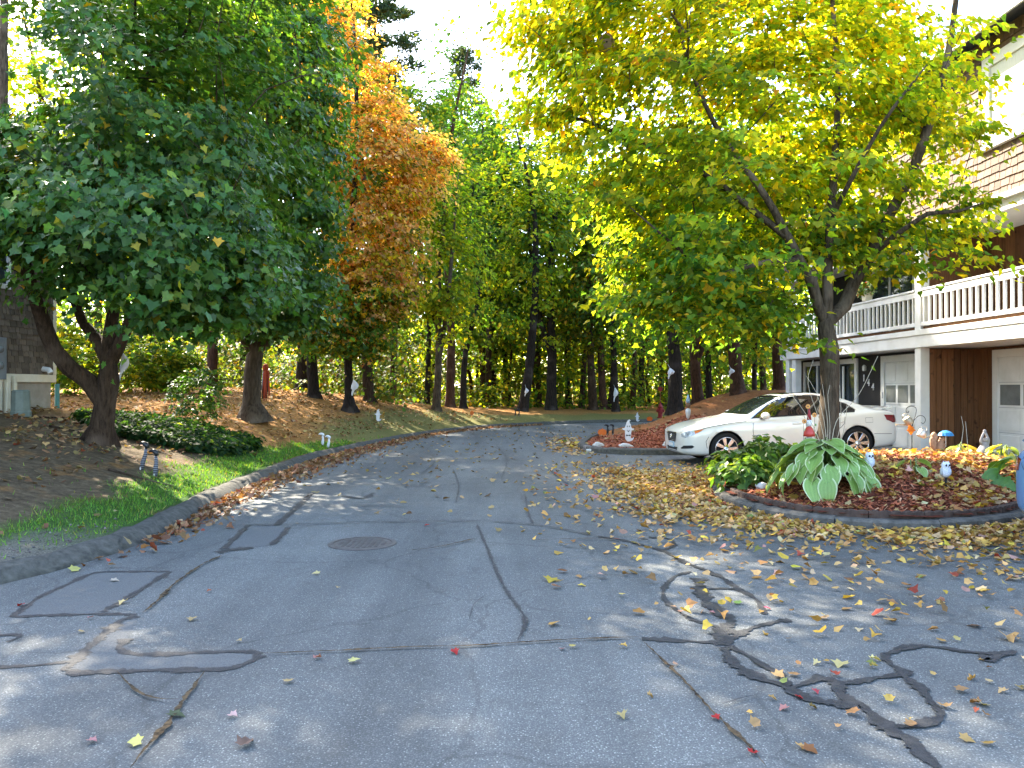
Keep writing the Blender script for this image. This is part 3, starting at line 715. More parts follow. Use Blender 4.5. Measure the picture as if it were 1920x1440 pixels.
# ---- the low-forking maple at the left edge
def pxy(p): return 960+1440*p[:, 0]/p[:, 1], 728-1440*(p[:, 2]-EYE)/p[:, 1]
def rej1(p):
    px, py = pxy(p); lim = np.interp(px, [-200, 0, 60, 110, 250, 330, 420, 560], [455, 475, 490, 520, 560, 590, 610, 560])
    q = np.random.default_rng(3).normal(0, 26, len(p))
    gap = (px < 95) & (py > 30) & (py < 190) & (p[:, 1] < 15)
    return ((py > lim+q) & (p[:, 1] < 16)) | gap
def rej2(p):
    px, py = pxy(p); return px > np.interp(py, [-600, 0, 150, 300, 450, 700], [640, 600, 655, 645, 620, 590])
b1 = G(183, 846, .60); Y1 = 1440*(EYE-.55)/(846-728); x1 = (185-960)/1440*Y1; z1 = tz(x1, Y1)-.05
make_tree('maple_tree', 'dark green maple at the left edge whose trunk forks low with a sweeping left limb', (x1, Y1, z1), [
  ([(x1,Y1,z1), at(190,800,Y1), at(197,755,Y1), at(203,715,Y1), at(204,680,Y1-.05), at(203,645,Y1), at(212,590,Y1+.1), at(225,480,Y1+.2), at(255,330,Y1+.3), at(270,150,Y1+.3)], [.22,.175,.165,.175,.135,.115,.10,.085,.06,.03], None),
  ([at(198,735,Y1), at(165,715,Y1-.1), at(130,690,Y1-.25), at(102,655,Y1-.4), at(86,618,Y1-.55), at(66,560,Y1-.8), at(40,470,Y1-1.1), at(20,360,Y1-1.2)], [.145,.14,.132,.124,.118,.10,.075,.04], 1),
  ([at(204,665,Y1), at(178,632,Y1+.1), at(155,605,Y1+.2), at(138,560,Y1+.3), at(120,450,Y1+.5)], [.10,.095,.085,.07,.04], 1),
  ([at(206,690,Y1), at(222,650,Y1-.1), at(248,590,Y1-.3), at(300,480,Y1-.6), at(360,360,Y1-.9)], [.11,.10,.085,.06,.035], 1),
 ], [(4.2,(-7.5,11.6,3.85),(1.9,1.9,1.15)), (5,(-5.25,10.9,3.75),(1.85,1.8,1.2)), (2.2,(-4.4,11.2,3.1),(.95,1.2,.75)), (5,(-6.6,12.0,6.2),(2.7,2.6,2.3)), (4,(-5.1,12.6,6.9),(2.5,2.4,2.3)), (2.5,(-8.4,12.6,5.6),(1.7,2,1.5)), (3,(-6.2,14.2,5.2),(2.7,1.7,2.2)), (2.5,(-6,12.5,9),(2.4,2.3,1.7)), (2.6,(-6.3,11.3,5.1),(2.0,1.3,.9)), (1.2,(-4.6,11.6,5.0),(1.0,1.2,.9)), (2.6,(-4.3,13,10.4),(2.2,2.2,1.4)), (2.6,(-6.6,15.2,8.2),(2.4,1.6,2.2)), (1.0,(-5.0,11,2.9),(1.0,1.2,.45))],  # out-of-view top lobe and rear lobe added to shade the road
 760, 40000, .112, 'maple', mixpal(DKGREEN, MIDGREEN, lambda C, g: .16+.12*(C[:, 2] > 4.5)), 'bark', 'leaf_gloss', 11, rc=.46, flat=.26, group='maples on the left bank', first=0, flare=.35, reject=rej1)

# ---- the tall green maple behind it
Y2 = 20.0; x2 = (477-960)/1440*Y2; z2 = tz(x2, Y2)-.05
make_tree('maple_tree', 'tall dense green maple with a flaking forked trunk on the needle-covered bank', (x2, Y2, z2), [
  ([(x2,Y2,z2), at(472,755,Y2), at(475,700,Y2), at(479,660,Y2), at(482,600,Y2), at(490,480,Y2), at(500,300,Y2), at(510,100,Y2), at(515,-60,Y2), at(515,-250,Y2)], [.30,.225,.215,.22,.16,.14,.10,.07,.05,.03], None),
  ([at(479,672,Y2), at(460,640,Y2-.1), at(440,590,Y2-.3), at(410,480,Y2-.5), at(400,330,Y2-.6)], [.13,.12,.10,.08,.04], 1),
  ([at(479,680,Y2), at(497,645,Y2), at(520,590,Y2+.2), at(560,480,Y2+.3), at(590,330,Y2+.4)], [.13,.12,.10,.07,.04], 1),
 ], [(4,(-6.6,19.6,5.6),(2.5,2.4,2.6)), (3.5,(-5.5,19.3,8.4),(2.4,2.4,2.8)), (3,(-6.8,20.2,10.8),(2.6,2.4,2.6)), (1.8,(-5.0,19.2,4.6),(1.35,1.5,1.5)), (1.4,(-4.65,19.8,7.5),(1.15,1.6,2.4)), (2,(-5.6,20.6,13),(2.2,2.2,1.9)), (3,(-6.2,20,15.6),(2.7,2.5,2.4)), (2.4,(-8.8,20.3,11),(2,2,2.4)), (1.0,(-6.3,19.0,3.3),(1.6,1.4,.6)), (1.2,(-5.2,19.8,10.6),(1.6,1.8,2))],  # upper and left lobes added so the crown keeps sun off the road
 640, 32000, .135, 'mid', mixpal(DKGREEN, MIDGREEN, lambda C, g: .10+.15*sstep(-5.4,-4.2,C[:, 0])), 'bark_grey', 'leaf_gloss', 12, rc=.52, flat=.26, group='maples on the left bank', reject=rej2)

# ---- orange maple
Y3 = 26.0; x3 = (655-960)/1440*Y3; z3 = tz(x3, Y3)-.05
def orange_cols(C, ci, g, k):
    a = palette(len(C), ORANGE, g); b_ = palette(len(C), MIDGREEN, g); c = palette(len(C), YELLOW, g)
    h = sstep(6.3, 2.6, C[:, 2])*.75+.12*sstep(-5.2, -7, C[:, 0])+g.normal(0, .22, k)[ci]
    y = .08+.4*sstep(9, 4, C[:, 2])+g.normal(0, .2, k)[ci]
    o = np.where((g.random(len(C)) < y)[:, None], c, a); o = np.where((g.random(len(C)) < h)[:, None], b_, o)
    return o*np.exp(g.normal(0, .15, k))[ci][:, None]
make_tree('maple_tree', 'blazing orange maple standing behind the dark green maples', (x3, Y3, z3), [
  ([(x3,Y3,z3), at(654,740,Y3), at(653,690,Y3), at(654,620,Y3), at(660,450,Y3), at(668,250,Y3), at(665,80,Y3), at(655,-20,Y3)], [.21,.15,.14,.13,.11,.08,.05,.02], None),
 ], [(2.2,(-6.2,26,13.6),(1.3,1.3,2.2)), (3.4,(-5.4,26,11.2),(2.0,1.9,2.1)), (4,(-4.6,26,9.0),(2.3,2.2,2.0)), (1.6,(-3.2,26,9.2),(1.2,1.3,1.5)), (4,(-4.9,26,6.6),(2.1,2.0,1.9)), (3,(-5.1,25.6,4.5),(1.75,1.7,1.5)), (1.6,(-4.3,25.6,5.2),(1.1,1.2,1.3)), (1.2,(-5.5,25.2,3.1),(1.5,1.2,.6)), (1.5,(-6.6,25.4,4.4),(1.3,1.2,1.3))],
 700, 40000, .120, 'mid', orange_cols, 'bark_dark', 'leaf_soft', 13, rc=.46, flat=.26, group='maples on the left bank', bias=2.2)

# ---- the big yellow-green maple in the near bed
Y4 = 12.5; x4 = (1552-960)/1440*Y4; z4 = bz(x4, Y4)-.04
def right_cols(C, ci, g, k):
    a = palette(len(C), YGREEN, g); b_ = palette(len(C), YELLOW, g); d = palette(len(C), MIDGREEN, g)
    hy = sstep(4.5, 8.0, C[:, 2])*.30+.10*sstep(2.5, .2, C[:, 0])*sstep(4.2, 6, C[:, 2])+.03+g.normal(0, .13, k)[ci]
    hg = .75*sstep(5.2, 3.0, C[:, 2])+g.normal(0, .12, k)[ci]
    o = np.where((g.random(len(C)) < hg)[:, None], d, a); o = np.where((g.random(len(C)) < hy)[:, None], b_, o)
    return np.minimum(o*1.4, .66)*np.exp(g.normal(0, .13, k))[ci][:, None]
def rej4(p):
    px = 960+1440*p[:, 0]/p[:, 1]; py = 728-1440*(p[:, 2]-EYE)/p[:, 1]
    trunk = (np.abs(p[:, 0]-x4) < .75) & (p[:, 2] < 3.35) & (p[:, 1] < Y4+.5)
    left = (p[:, 0] < -.15+.55*np.maximum(0, 5.6-p[:, 2]))
    low = (p[:, 2] < 2.35) & (p[:, 0] > 4.6)
    q = np.random.default_rng(5).random(len(p))
    front = (p[:, 1] < Y4-.1) & (px > 1330) & (q > .09)
    right = (px > 1690) & (q > .55) & (p[:, 1] < Y4+.6)
    return trunk | left | low | front | right | (px > 1860)
make_tree('maple_tree', 'yellow-green maple rising from the near red mulch bed above the hosta', (x4, Y4, z4), [
  ([(x4,Y4,z4), at(1554,800,Y4), at(1556,720,Y4), at(1553,655,Y4), at(1549,605,Y4), at(1552,560,Y4), at(1552,505,Y4), at(1556,440,Y4+.1), at(1566,300,Y4+.2), at(1572,150,Y4+.3), at(1562,-20,Y4+.3), at(1565,-200,Y4+.3)], [.19,.155,.145,.142,.14,.085,.08,.072,.058,.045,.035,.015], None),
  ([at(1549,612,Y4), at(1535,575,Y4-.05), at(1523,530,Y4-.1), at(1500,488,Y4-.2), at(1478,445,Y4-.3), at(1452,395,Y4-.4), at(1410,330,Y4-.6), at(1340,230,Y4-.9), at(1290,110,Y4-1.1), at(1250,-40,Y4-1.2)], [.095,.09,.084,.078,.07,.06,.05,.036,.027,.014], 1),
  ([at(1551,605,Y4), at(1583,575,Y4+.1), at(1602,530,Y4+.15), at(1626,490,Y4+.2), at(1660,420,Y4+.2), at(1712,320,Y4+.2), at(1738,245,Y4+.2), at(1765,170,Y4+.2), at(1780,95,Y4+.2), at(1794,0,Y4+.2), at(1800,-140,Y4+.2)], [.11,.105,.10,.095,.088,.08,.074,.066,.055,.044,.02], 1),
  ([at(1500,490,Y4-.2), at(1455,487,Y4-.5), at(1400,500,Y4-.9), at(1345,512,Y4-1.2), at(1290,480,Y4-1.5), at(1230,430,Y4-1.7)], [.05,.045,.04,.035,.03,.015], 1),
  ([at(1480,445,Y4-.3), at(1420,400,Y4-.3), at(1330,330,Y4-.2), at(1230,280,Y4-.2), at(1110,230,Y4-.1), at(1010,200,Y4)], [.06,.055,.05,.04,.03,.012], 1),
  ([at(1520,525,Y4), at(1540,440,Y4+.6), at(1500,330,Y4+1.3), at(1440,180,Y4+1.8), at(1420,40,Y4+2)], [.07,.065,.055,.04,.02], 1),
  ([at(1626,490,Y4+.2), at(1680,440,Y4-.4), at(1740,400,Y4-.8), at(1800,395,Y4-1.0), at(1845,380,Y4-1.1)], [.05,.045,.035,.025,.012], 1),
  ([at(1560,420,Y4), at(1600,330,Y4-.5), at(1650,240,Y4-.8), at(1700,170,Y4-.9), at(1740,120,Y4-1)], [.045,.04,.03,.022,.01], 1),
 ], [(4.5,(2.6,12.2,6.0),(2.5,2.6,1.7)), (5,(3.5,11.9,4.5),(2.3,2.5,1.2)), (3.0,(3.2,11.7,3.35),(1.7,1.9,.75)), (4,(2.5,12.0,8.0),(2.5,2.5,1.5)), (4,(5.0,12.2,6.3),(2.2,2.4,1.6)), (4,(5.4,12.4,8.6),(2.6,2.5,1.7)), (2.4,(6.6,12.2,5.6),(1.3,1.8,1.4)), (1.5,(6.9,12.0,4.4),(1.0,1.2,.75)), (1.6,(7.0,12.4,7.2),(1.2,1.7,1.5)), (2.4,(4.6,13.6,4.7),(2.2,1.4,1.2)), (.55,(6.7,11.6,3.6),(.9,.8,.35)), (1.2,(1.0,12,7.0),(1.25,1.6,1.6)), (2.0,(4.4,12.2,10.3),(2.6,2.4,1.1)), (1.5,(4.05,12.2,2.8),(.9,1.1,.5)), (.9,(5.9,12.2,3.75),(1.2,.7,.45))],
 1150, 54000, .104, 'mid', right_cols, 'bark_grey', 'leaf_glow', 14, rc=.52, flat=.16, group='maples by the flower beds', reject=rej4, rtip=.006, flare=.3, droop=.25, up=1.0)

# ---- generic woodland trees
def wood_tree(name, label, px, Y, h, tw, crown, pal, n, seed, lean=0.0, fork=None, bark='bark_dark', lsize=.2, leafm='leaf_soft', py=None, bias=2.0, group='trees of the woods', nclus=None, templ='dia'):
    """crown: list of (dx, dz_frac, rx, rz_frac) blobs; tw trunk width in metres"""
    x = (px-960)/1440*Y; z = tz(x, Y)-.08; g = np.random.default_rng(seed)
    wob = lambda k: g.normal(0, .20*k)
    main = [(x, Y, z), (x+lean*.12*h+wob(.6), Y+wob(.6), z+.2*h), (x+lean*.3*h+wob(1.2), Y+wob(1), z+.45*h), (x+lean*.5*h+wob(2), Y+wob(2), z+.7*h), (x+lean*.7*h+wob(2), Y, z+.97*h)]
    r = tw/2; limbs = [(main, [r*1.15, r*.92, r*.75, r*.5, r*.12], None)]
    if fork:
        for (zf, dx, top) in fork:
            p0 = (x+lean*zf*h*.62, Y, z+zf*h)
            limbs.append(([p0, (p0[0]+dx*.45, Y+wob(2), z+(zf+.12)*h), (p0[0]+dx*.85, Y+wob(3), z+(zf+.3)*h), (p0[0]+dx*1.1, Y, z+top*h)], [r*.72, r*.66, r*.5, r*.15], 1))
    blobs = [(rx*rx*max(rz, .05)*h, (x+dx+lean*.6*h*dz, Y+g.normal(0, .3), z+dz*h), (rx, rx, rz*h)) for dx, dz, rx, rz in crown]
    return make_tree(name, label, (x, Y, z), limbs, blobs, nclus or max(60, n//55), n, lsize, templ, flatpal([(q[0], tuple(min(.6, k*1.32) for k in q[1])) for q in pal]) if isinstance(pal, list) else pal, bark, leafm, seed, rc=.7, flat=.45, group=group, first=4, rtip=.01, flare=.35, bias=bias, seg=.9)
CR_TALL = [(.6,.30,1.1,.07),(0,.55,2.0,.20),(.5,.72,2.2,.17),(-.6,.86,1.7,.13),(.1,.97,1.0,.06),(-.8,.42,1.4,.10)]
CR_WIDE = [(-.6,.28,1.3,.06),(1.0,.30,1.3,.06),(0,.55,2.6,.20),(1.2,.68,2.2,.16),(-1.2,.70,2.2,.16),(.2,.85,2.2,.13),(-1.0,.38,1.6,.09),(1.4,.42,1.6,.10)]
CR_LOW = [(.3,.24,1.3,.07),(0,.5,1.9,.24),(.9,.34,1.3,.12),(-.9,.38,1.3,.13),(.2,.74,1.5,.2)]
WT = [
 # px, Y, h, tw, crown, palette, n, lean, fork, bark, label
 (692,29.5,14,.36,CR_TALL,OLIVE,5200,0,None,'bark','thick grey-brown trunk just behind the orange maple, ghost cloth beside it'),
 (697,32.5,13,.26,CR_TALL,OLIVE,3800,0.01,None,'bark','slim brown trunk half hidden to the right of the thick trunk behind the orange maple'),
 (735,34,15,.30,CR_TALL,MIDGREEN,5200,0,None,'bark_red','straight reddish trunk standing alone on the crest right of the orange maple'),
 (818,32,12.5,.30,[(0,.50,2.0,.20),(.9,.36,1.3,.11),(-.8,.38,1.3,.10),(.2,.70,1.9,.18)],YGREEN,8500,-.01,[(.17,.85,.8),(.26,-.7,.75)],'bark_grey','grey trunk forking in three on the sunlit slope by the road bend'),
 (843,36,17.5,.40,CR_TALL,MIDGREEN,8000,0,None,'bark_red','stout straight reddish trunk behind the forked tree on the slope'),
 (868,37.5,13,.30,CR_LOW,MIDGREEN,5200,.07,None,'bark_dark','bowed dark trunk leaning right beside the stout reddish trunk'),
 (800,41,16.5,.28,CR_TALL,GREEN,6500,0,None,'bark_dark','dark thin trunk behind the forked tree near the left of the gap of sky'),
 (915,43,17.0,.34,CR_TALL,GREEN,8000,0,None,'bark','tall green tree with its crown against the gap of sky'),
 (980,38.5,15.0,.46,CR_WIDE,YGREEN,10500,.035,None,'bark_dark','large dark trunk leaning right near the middle of the road bend'),
 (1032,40.5,15.0,.52,CR_WIDE,MIDGREEN,9500,-.005,[(.19,-1.1,.75)],'bark_dark','big dark trunk splitting into a wide V at the road bend'),
 (1090,44,13.5,.30,CR_LOW,YGREEN,6000,.09,None,'bark','thin trunk leaning right between the wide V trunk and the dark cluster'),
 (1112,41,13.5,.42,CR_LOW,OLIVE,6500,-.06,None,'bark','brown trunk leaning left beside the cluster of dark trunks'),
 (1132,41.5,15,.38,CR_TALL,OLIVE,5500,0,None,'bark_red','straight red-brown trunk at the left of the dark trunk cluster'),
 (1145,42,14.5,.34,CR_TALL,YGREEN,5500,0,None,'bark','grey-brown trunk in the middle of the dark trunk cluster'),
 (1154,40,13.5,.34,CR_LOW,MIDGREEN,5500,.02,None,'bark_dark','near-black trunk with a white ghost cloth at the right of the trunk cluster'),
 (1185,44,14,.30,CR_TALL,OLIVE,5000,0,None,'bark_red','slim reddish trunk behind the bow-tie ghost sign'),
 (1205,46,14,.34,CR_TALL,MIDGREEN,5000,.01,None,'bark_dark','slim dark trunk left of the hydrant'),
 (1266,27.5,11.5,.48,CR_WIDE,MIDGREEN,10500,-.01,None,'bark_dark','thick near-black trunk on the mulch mound beside the hydrant'),
 (1308,31,12.5,.40,CR_WIDE,GREEN,8500,-.02,[(.12,.7,.7)],'bark_red','reddish twin trunk on the mound right of the near-black trunk'),
 (1332,33,11.5,.26,CR_LOW,MIDGREEN,5200,.05,None,'bark_dark','dark thin trunk leaning right behind the white car bonnet'),
 (1383,29,12,.46,CR_WIDE,GREEN,9500,-.03,None,'bark_red','broad red-brown trunk with a white ghost cloth above the car windscreen'),
 (1415,34,12,.24,CR_LOW,OLIVE,4500,0,None,'bark_dark','thin dark trunk between the broad red trunk and the house corner'),
 (1438,36,13,.30,CR_LOW,MIDGREEN,5000,0,None,'bark','leaning slim trunk in the woods near the house corner'),
 (1462,30,12.5,.40,CR_WIDE,GREEN,8500,0,None,'bark_red','red-brown trunk close beside the corner of the house'),
 (905,45,19.5,.34,CR_WIDE,MIDGREEN,26000,0,None,'bark','tall broad-crowned tree whose crown edges the bottom of the sky gap'),
 (955,47,19,.30,CR_WIDE,GREEN,24000,0,None,'bark_dark','thin dark trunk with a broad green crown right of the sky gap'),
 (1010,46,19,.32,CR_WIDE,MIDGREEN,24000,0,None,'bark','brown trunk with a wide crown behind the leaning mid-bend trunk'),
 (1068,47,18.5,.30,CR_WIDE,MIDGREEN,22000,0,None,'bark_dark','dark trunk with a broad crown right of the wide V trunk'),
 (1128,49,17,.30,CR_WIDE,MIDGREEN,10000,0,None,'bark','far brown trunk behind the dark trunk cluster'),
 (845,46,18.5,.30,CR_WIDE,GREEN,22000,0,None,'bark_dark','tall dark-crowned tree behind the stout reddish trunk'),
 (1240,47,16,.32,CR_WIDE,YGREEN,10000,0,None,'bark','backlit tree behind the hydrant'),
 (397,28,18,.34,CR_WIDE,MIDGREEN,8500,0,None,'bark_red','reddish trunk in the shade behind the bank of shrubs'),  # height raised out of view so the crown shades the foreground
 (565,31,14,.44,CR_TALL,OLIVE,6000,0,None,'bark_dark','stout black trunk on the crest left of the orange maple'),
 (590,27.5,10,.36,CR_LOW,OLIVE,4000,0,None,'bark_dark','squat black trunk low on the bank left of the orange maple'),
 (455,33,19,.34,CR_WIDE,YGREEN,12000,0,None,'bark_dark','dark trunk close behind the flaking forked maple'),  # made taller and fuller to block sun from the near road
 (290,30,13,.36,CR_WIDE,YGREEN,6000,0,None,'bark','brown trunk behind the bank between the two dark green maples'),
 (60,26,14,.36,CR_WIDE,YGREEN,8000,0,None,'bark','backlit yellow-green tree beyond the left house'),
 (190,34,15,.36,CR_WIDE,MIDGREEN,7000,0,None,'bark','tall tree behind the low-forking maple'),
]
for i, (px, Yd, h, tw, cr, pal, n, lean, fork, bk, lab) in enumerate(WT):
    wood_tree('woodland_tree', lab, px, Yd, h, tw, cr, pal, int(n*(.75 if Yd < 36 else .42)), 100+i, lean, fork, bk, .19 if Yd < 36 else .22)
# pines
def pine(label, px, Y, h, tw, seed, z0=.45, rad=2.6, n=9000, bark='bark_red'):
    x = (px-960)/1440*Y; z = tz(x, Y)-.08; g = np.random.default_rng(seed)
    root = empty('pine_tree', (x, Y, z), 0, label, 'tree', 'trees of the woods')
    s = Skel(); s.limb([(0,0,0),(g.normal(0,.1),0,h*.4),(g.normal(0,.2),0,h*.75),(0,0,h)], [tw/2*1.1,tw/2*.85,tw/2*.5,.02], -1, .5)
    tips = []
    k = 70
    for i in range(k):
        u = i/k; zz = h*(z0+(1-z0)*u); rr = rad*(1-u)**.65*g.uniform(.55, 1.1)+.25; a = i*2.4+g.normal(0, .3)
        for q in (1.0, .68):
            tips.append(np.array([math.cos(a)*rr*q+g.normal(0,.1), math.sin(a)*rr*q+g.normal(0,.1), zz+rr*q*.22+g.normal(0, .1)]))
    tips = np.array(tips); s.grow(tips, g, seg=.8, rtip=.012, first=6); s.mesh('trunk', M[bark], root, 8, .3, g)
    cnt = n//len(tips); ci = np.repeat(np.arange(len(tips)), cnt); m = len(ci)
    C = tips[ci]+g.normal(0, 1, (m, 3))*np.array([.28,.28,.14]); o = tips[ci].copy(); o[:, 2] = 0; o = nrm(o)
    tip = nrm(o*.8+g.normal(0, .6, (m, 3))+np.array([0,0,.25])); nor = nrm(g.normal(0, 1, (m, 3))+np.array([0,0,.6]))
    V = leaves_mesh('crown', C, tip, nor, .34*np.exp(g.normal(0, .2, m)), palette(m, PINE, g), 'dia' , g=g)
    # squeeze the diamonds into needle tufts
    co = np.zeros(len(V.vertices)*3, np.float32); V.vertices.foreach_get('co', co); co = co.reshape(-1, 4, 3)
    mid_ = (co[:, 1]+co[:, 3])/2; co[:, 1] = mid_+(co[:, 1]-mid_)*.32; co[:, 3] = mid_+(co[:, 3]-mid_)*.32
    V.vertices.foreach_set('co', co.ravel()); V.update()
    link(V, 'crown', M['needle'], root); return root
pine('tall blue-green pine rising behind the orange maple beside the gap of sky', 712, 47, 29, .5, 301, .42, 3.6, 12000)
pine('slender pine whose tip shows in the middle of the gap of sky', 868, 56, 26, .42, 302, .5, 2.6, 8000)
pine('small far pine just left of the slender pine in the sky gap', 815, 58, 22.5, .4, 303, .5, 2.4, 7000)
pine('tall pine trunk at the top left corner behind the left house', 12, 21, 20, .30, 304, .62, 2.6, 7000, 'bark_grey')
pine('bare-branched pine trunk behind the leaning bowed trunk', 920, 47, 17, .55, 305, .25, 2.0, 5000, 'bark_dark')
pine('shaded pine in the woods left of the wide V trunk', 925, 52, 18, .4, 306, .3, 2.2, 5000, 'bark_dark')

pine('tall pine added behind the orange maple crown to shade the balcony', 640, 41, 28, .5, 307, .35, 4.4, 22000)  # extra hidden pine, put in to shade the balcony and driveway
pine('tall pine added behind the dense green maple to shade the balcony', 575, 43, 29, .5, 308, .35, 4.4, 22000)  # second added pine, its crown blocks sun from the house front
# thin background trunks that show between the near ones
g = np.random.default_rng(77)
spots = [(470,44),(520,50),(610,45),(640,52),(715,44),(760,46),(775,52),(805,49),(885,47),(897,50),(905,46),(945,51),(958,46),(968,54),(1005,47),(1016,56),(1052,50),(1062,47),(1078,55),(1100,52),(1122,58),(1168,50),(1178,56),(1196,54),(1218,49),(1232,57),(1250,46),(1290,48),(1322,44),(1348,50),(1362,43),(1400,46),(1428,48),(1450,45),(350,45),(420,50),(240,46)]
used = {}
def short(lab): 
    w_ = lab.split(); out = []
    for q in w_:
        if q in ('behind','beside','just','half','standing','on','leaning','between','at','near','in','close','with','and','low','right','that','to'): break
        out.append(q)
    return ' '.join(out[:5])
for i, (px, Yd) in enumerate(spots):
    nb = min(WT, key=lambda q: abs(q[0]-px)); sd = 'left' if px < nb[0] else 'right'
    lab = 'slender %s trunk deep in the woods %s of the %s' % (['brown','dark','reddish'][i % 3], sd, short(nb[10])); used[lab] = used.get(lab, 0)+1
    if used[lab] > 1: lab = lab.replace('slender', ['','','farther slender','farthest slender','thinnest slender'][used[lab]])
    h = g.uniform(7, 11); pal = [MIDGREEN, YGREEN, OLIVE, YGREEN][i % 4]
    cr = [(g.normal(0,.4),.5+g.normal(0,.04),1.7,.2),(g.normal(0,.6),.75,1.8,.18),(g.normal(0,.7),.3,1.3,.10),(g.normal(0,.9),.18,1.1,.07)]
    wood_tree('slender_tree', lab, px, Yd, h, g.uniform(.14,.26), cr, pal, 1150, 400+i, g.normal(0,.02), None, ['bark','bark_dark','bark_red'][i % 3], .26, group='slender trees deep in the woods', nclus=55)

# undergrowth and far wood edge: nobody could count these
def brush(name, label, n, xf_, yf_, zf_, size, pal, seed, cat, templ='dia', mat='leaf_soft', clump=30):
    g = np.random.default_rng(seed); k = max(1, n//clump)
    cx = xf_(g, k); cy = yf_(g, k); cz = zf_(g, k)+terrain(cx, cy)
    cen = np.stack([cx, cy, cz], 1); C, tip, nor, ci = spray(cen, (0, 60, -4), clump, .6, .5, g)
    col = palette(len(C), pal, g)*np.exp(g.normal(0, .25, k))[ci][:, None]
    o = link(leaves_mesh(name, C, tip, nor, size*np.exp(g.normal(0,.2,len(C))), col, templ, g=g), name, M[mat]); tag(o, label, cat, kind='stuff'); return o
brush('undergrowth', 'backlit yellow-green undergrowth between the trunks of the woods', 64000, lambda g,k: g.uniform(-26,22,k), lambda g,k: 41+g.random(k)**1.2*26, lambda g,k: g.random(k)**1.6*4.5, .21, MIDGREEN+YGREEN, 501, 'undergrowth')
brush('undergrowth', 'green brush on the crest behind the left bank', 26000, lambda g,k: g.uniform(-26,-4.5,k), lambda g,k: g.uniform(29,42,k), lambda g,k: .1+g.random(k)**1.5*3.2, .19, MIDGREEN+OLIVE, 502, 'undergrowth')
brush('wood_edge', 'far wall of backlit woodland closing the view', 62000, lambda g,k: g.uniform(-75,70,k), lambda g,k: g.uniform(66,84,k), lambda g,k: g.random(k)*11, .42, MIDGREEN+YGREEN, 503, 'woods')

# ================================================================== HOUSES
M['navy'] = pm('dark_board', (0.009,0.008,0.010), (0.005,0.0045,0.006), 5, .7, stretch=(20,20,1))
def woodmat(name, c1, c2, rnd=.3):
    m, t, b = newmat(name); tc = nd(t, 'ShaderNodeTexCoord'); oi = nd(t, 'ShaderNodeObjectInfo')
    ad = nd(t, 'ShaderNodeVectorMath', operation='ADD'); t.links.new(tc.outputs['Object'], ad.inputs[0])
    sc_ = nd(t, 'ShaderNodeVectorMath', operation='SCALE'); cmb = nd(t, 'ShaderNodeCombineXYZ')
    for k in range(3): t.links.new(oi.outputs['Random'], cmb.inputs[k])
    t.links.new(cmb.outputs[0], sc_.inputs[0]); sc_.inputs['Scale'].default_value = 37; t.links.new(sc_.outputs[0], ad.inputs[1])
    v = mapping(t, ad.outputs[0], (22, 22, 1.3)); n1 = noise(t, v, 1.5, 6, .65); n2 = noise(t, ad.outputs[0], 5, 3, .5)
    c = mixc(t, rampf(t, n1, .33, .68), c1, c2); c = mixc(t, rampf(t, n2, .62, .72), c, tuple(x*.35 for x in c1))
    hs = nd(t, 'ShaderNodeHueSaturation'); t.links.new(c, hs.inputs['Color'])
    mr = nd(t, 'ShaderNodeMapRange'); mr.inputs[3].default_value = 1-rnd; mr.inputs[4].default_value = 1+rnd
    t.links.new(oi.outputs['Random'], mr.inputs[0]); t.links.new(mr.outputs[0], hs.inputs['Value']); t.links.new(hs.outputs[0], b.inputs['Base Color'])
    b.inputs['Roughness'].default_value = .75; b.inputs['Specular IOR Level'].default_value = .25; bump(t, b, n1, .35, .006); return m
M['cedar'] = woodmat('cedar_board', (0.085,0.036,0.014), (0.15,0.070,0.030))
M['shingle_grey'] = woodmat('weathered_shingle', (0.085,0.066,0.050), (0.15,0.12,0.092), .35)
M['shingle_red'] = woodmat('cedar_shingle', (0.105,0.066,0.048), (0.18,0.122,0.090), .35)
M['roof'] = pm('roof_shingle', (0.05,0.045,0.042), (0.08,0.072,0.066), 18, .9, bstr=.5)
M['pane'] = pm('window_pane', (0.030,0.040,0.046), (0.022,0.030,0.034), 2, .04, spec=.55)
M['frost'] = pm('garage_pane', (0.16,0.17,0.17), (0.11,0.12,0.12), 3, .12, spec=.5)
M['curtain'] = pm('curtain', (0.55,0.56,0.52), (0.42,0.43,0.40), 6, .8, stretch=(30,30,1))
M['greybox'] = pm('grey_enamel', (0.20,0.22,0.24), (0.15,0.165,0.18), 6, .5)
def wedge_mesh():
    # unit-wide shingle: x 0..t outwards, y 0..1, z 0..h ; butt end thick
    me = bpy.data.meshes.new('shingle')
    V = [(0,0,0),(.030,0,0),(.030,1,0),(0,1,0),(0,0,.21),(.003,0,.21),(.003,1,.21),(0,1,.21)]
    me.from_pydata(V, [], [(0,3,2,1),(4,5,6,7),(0,1,5,4),(1,2,6,5),(2,3,7,6),(3,0,4,7)]); return me
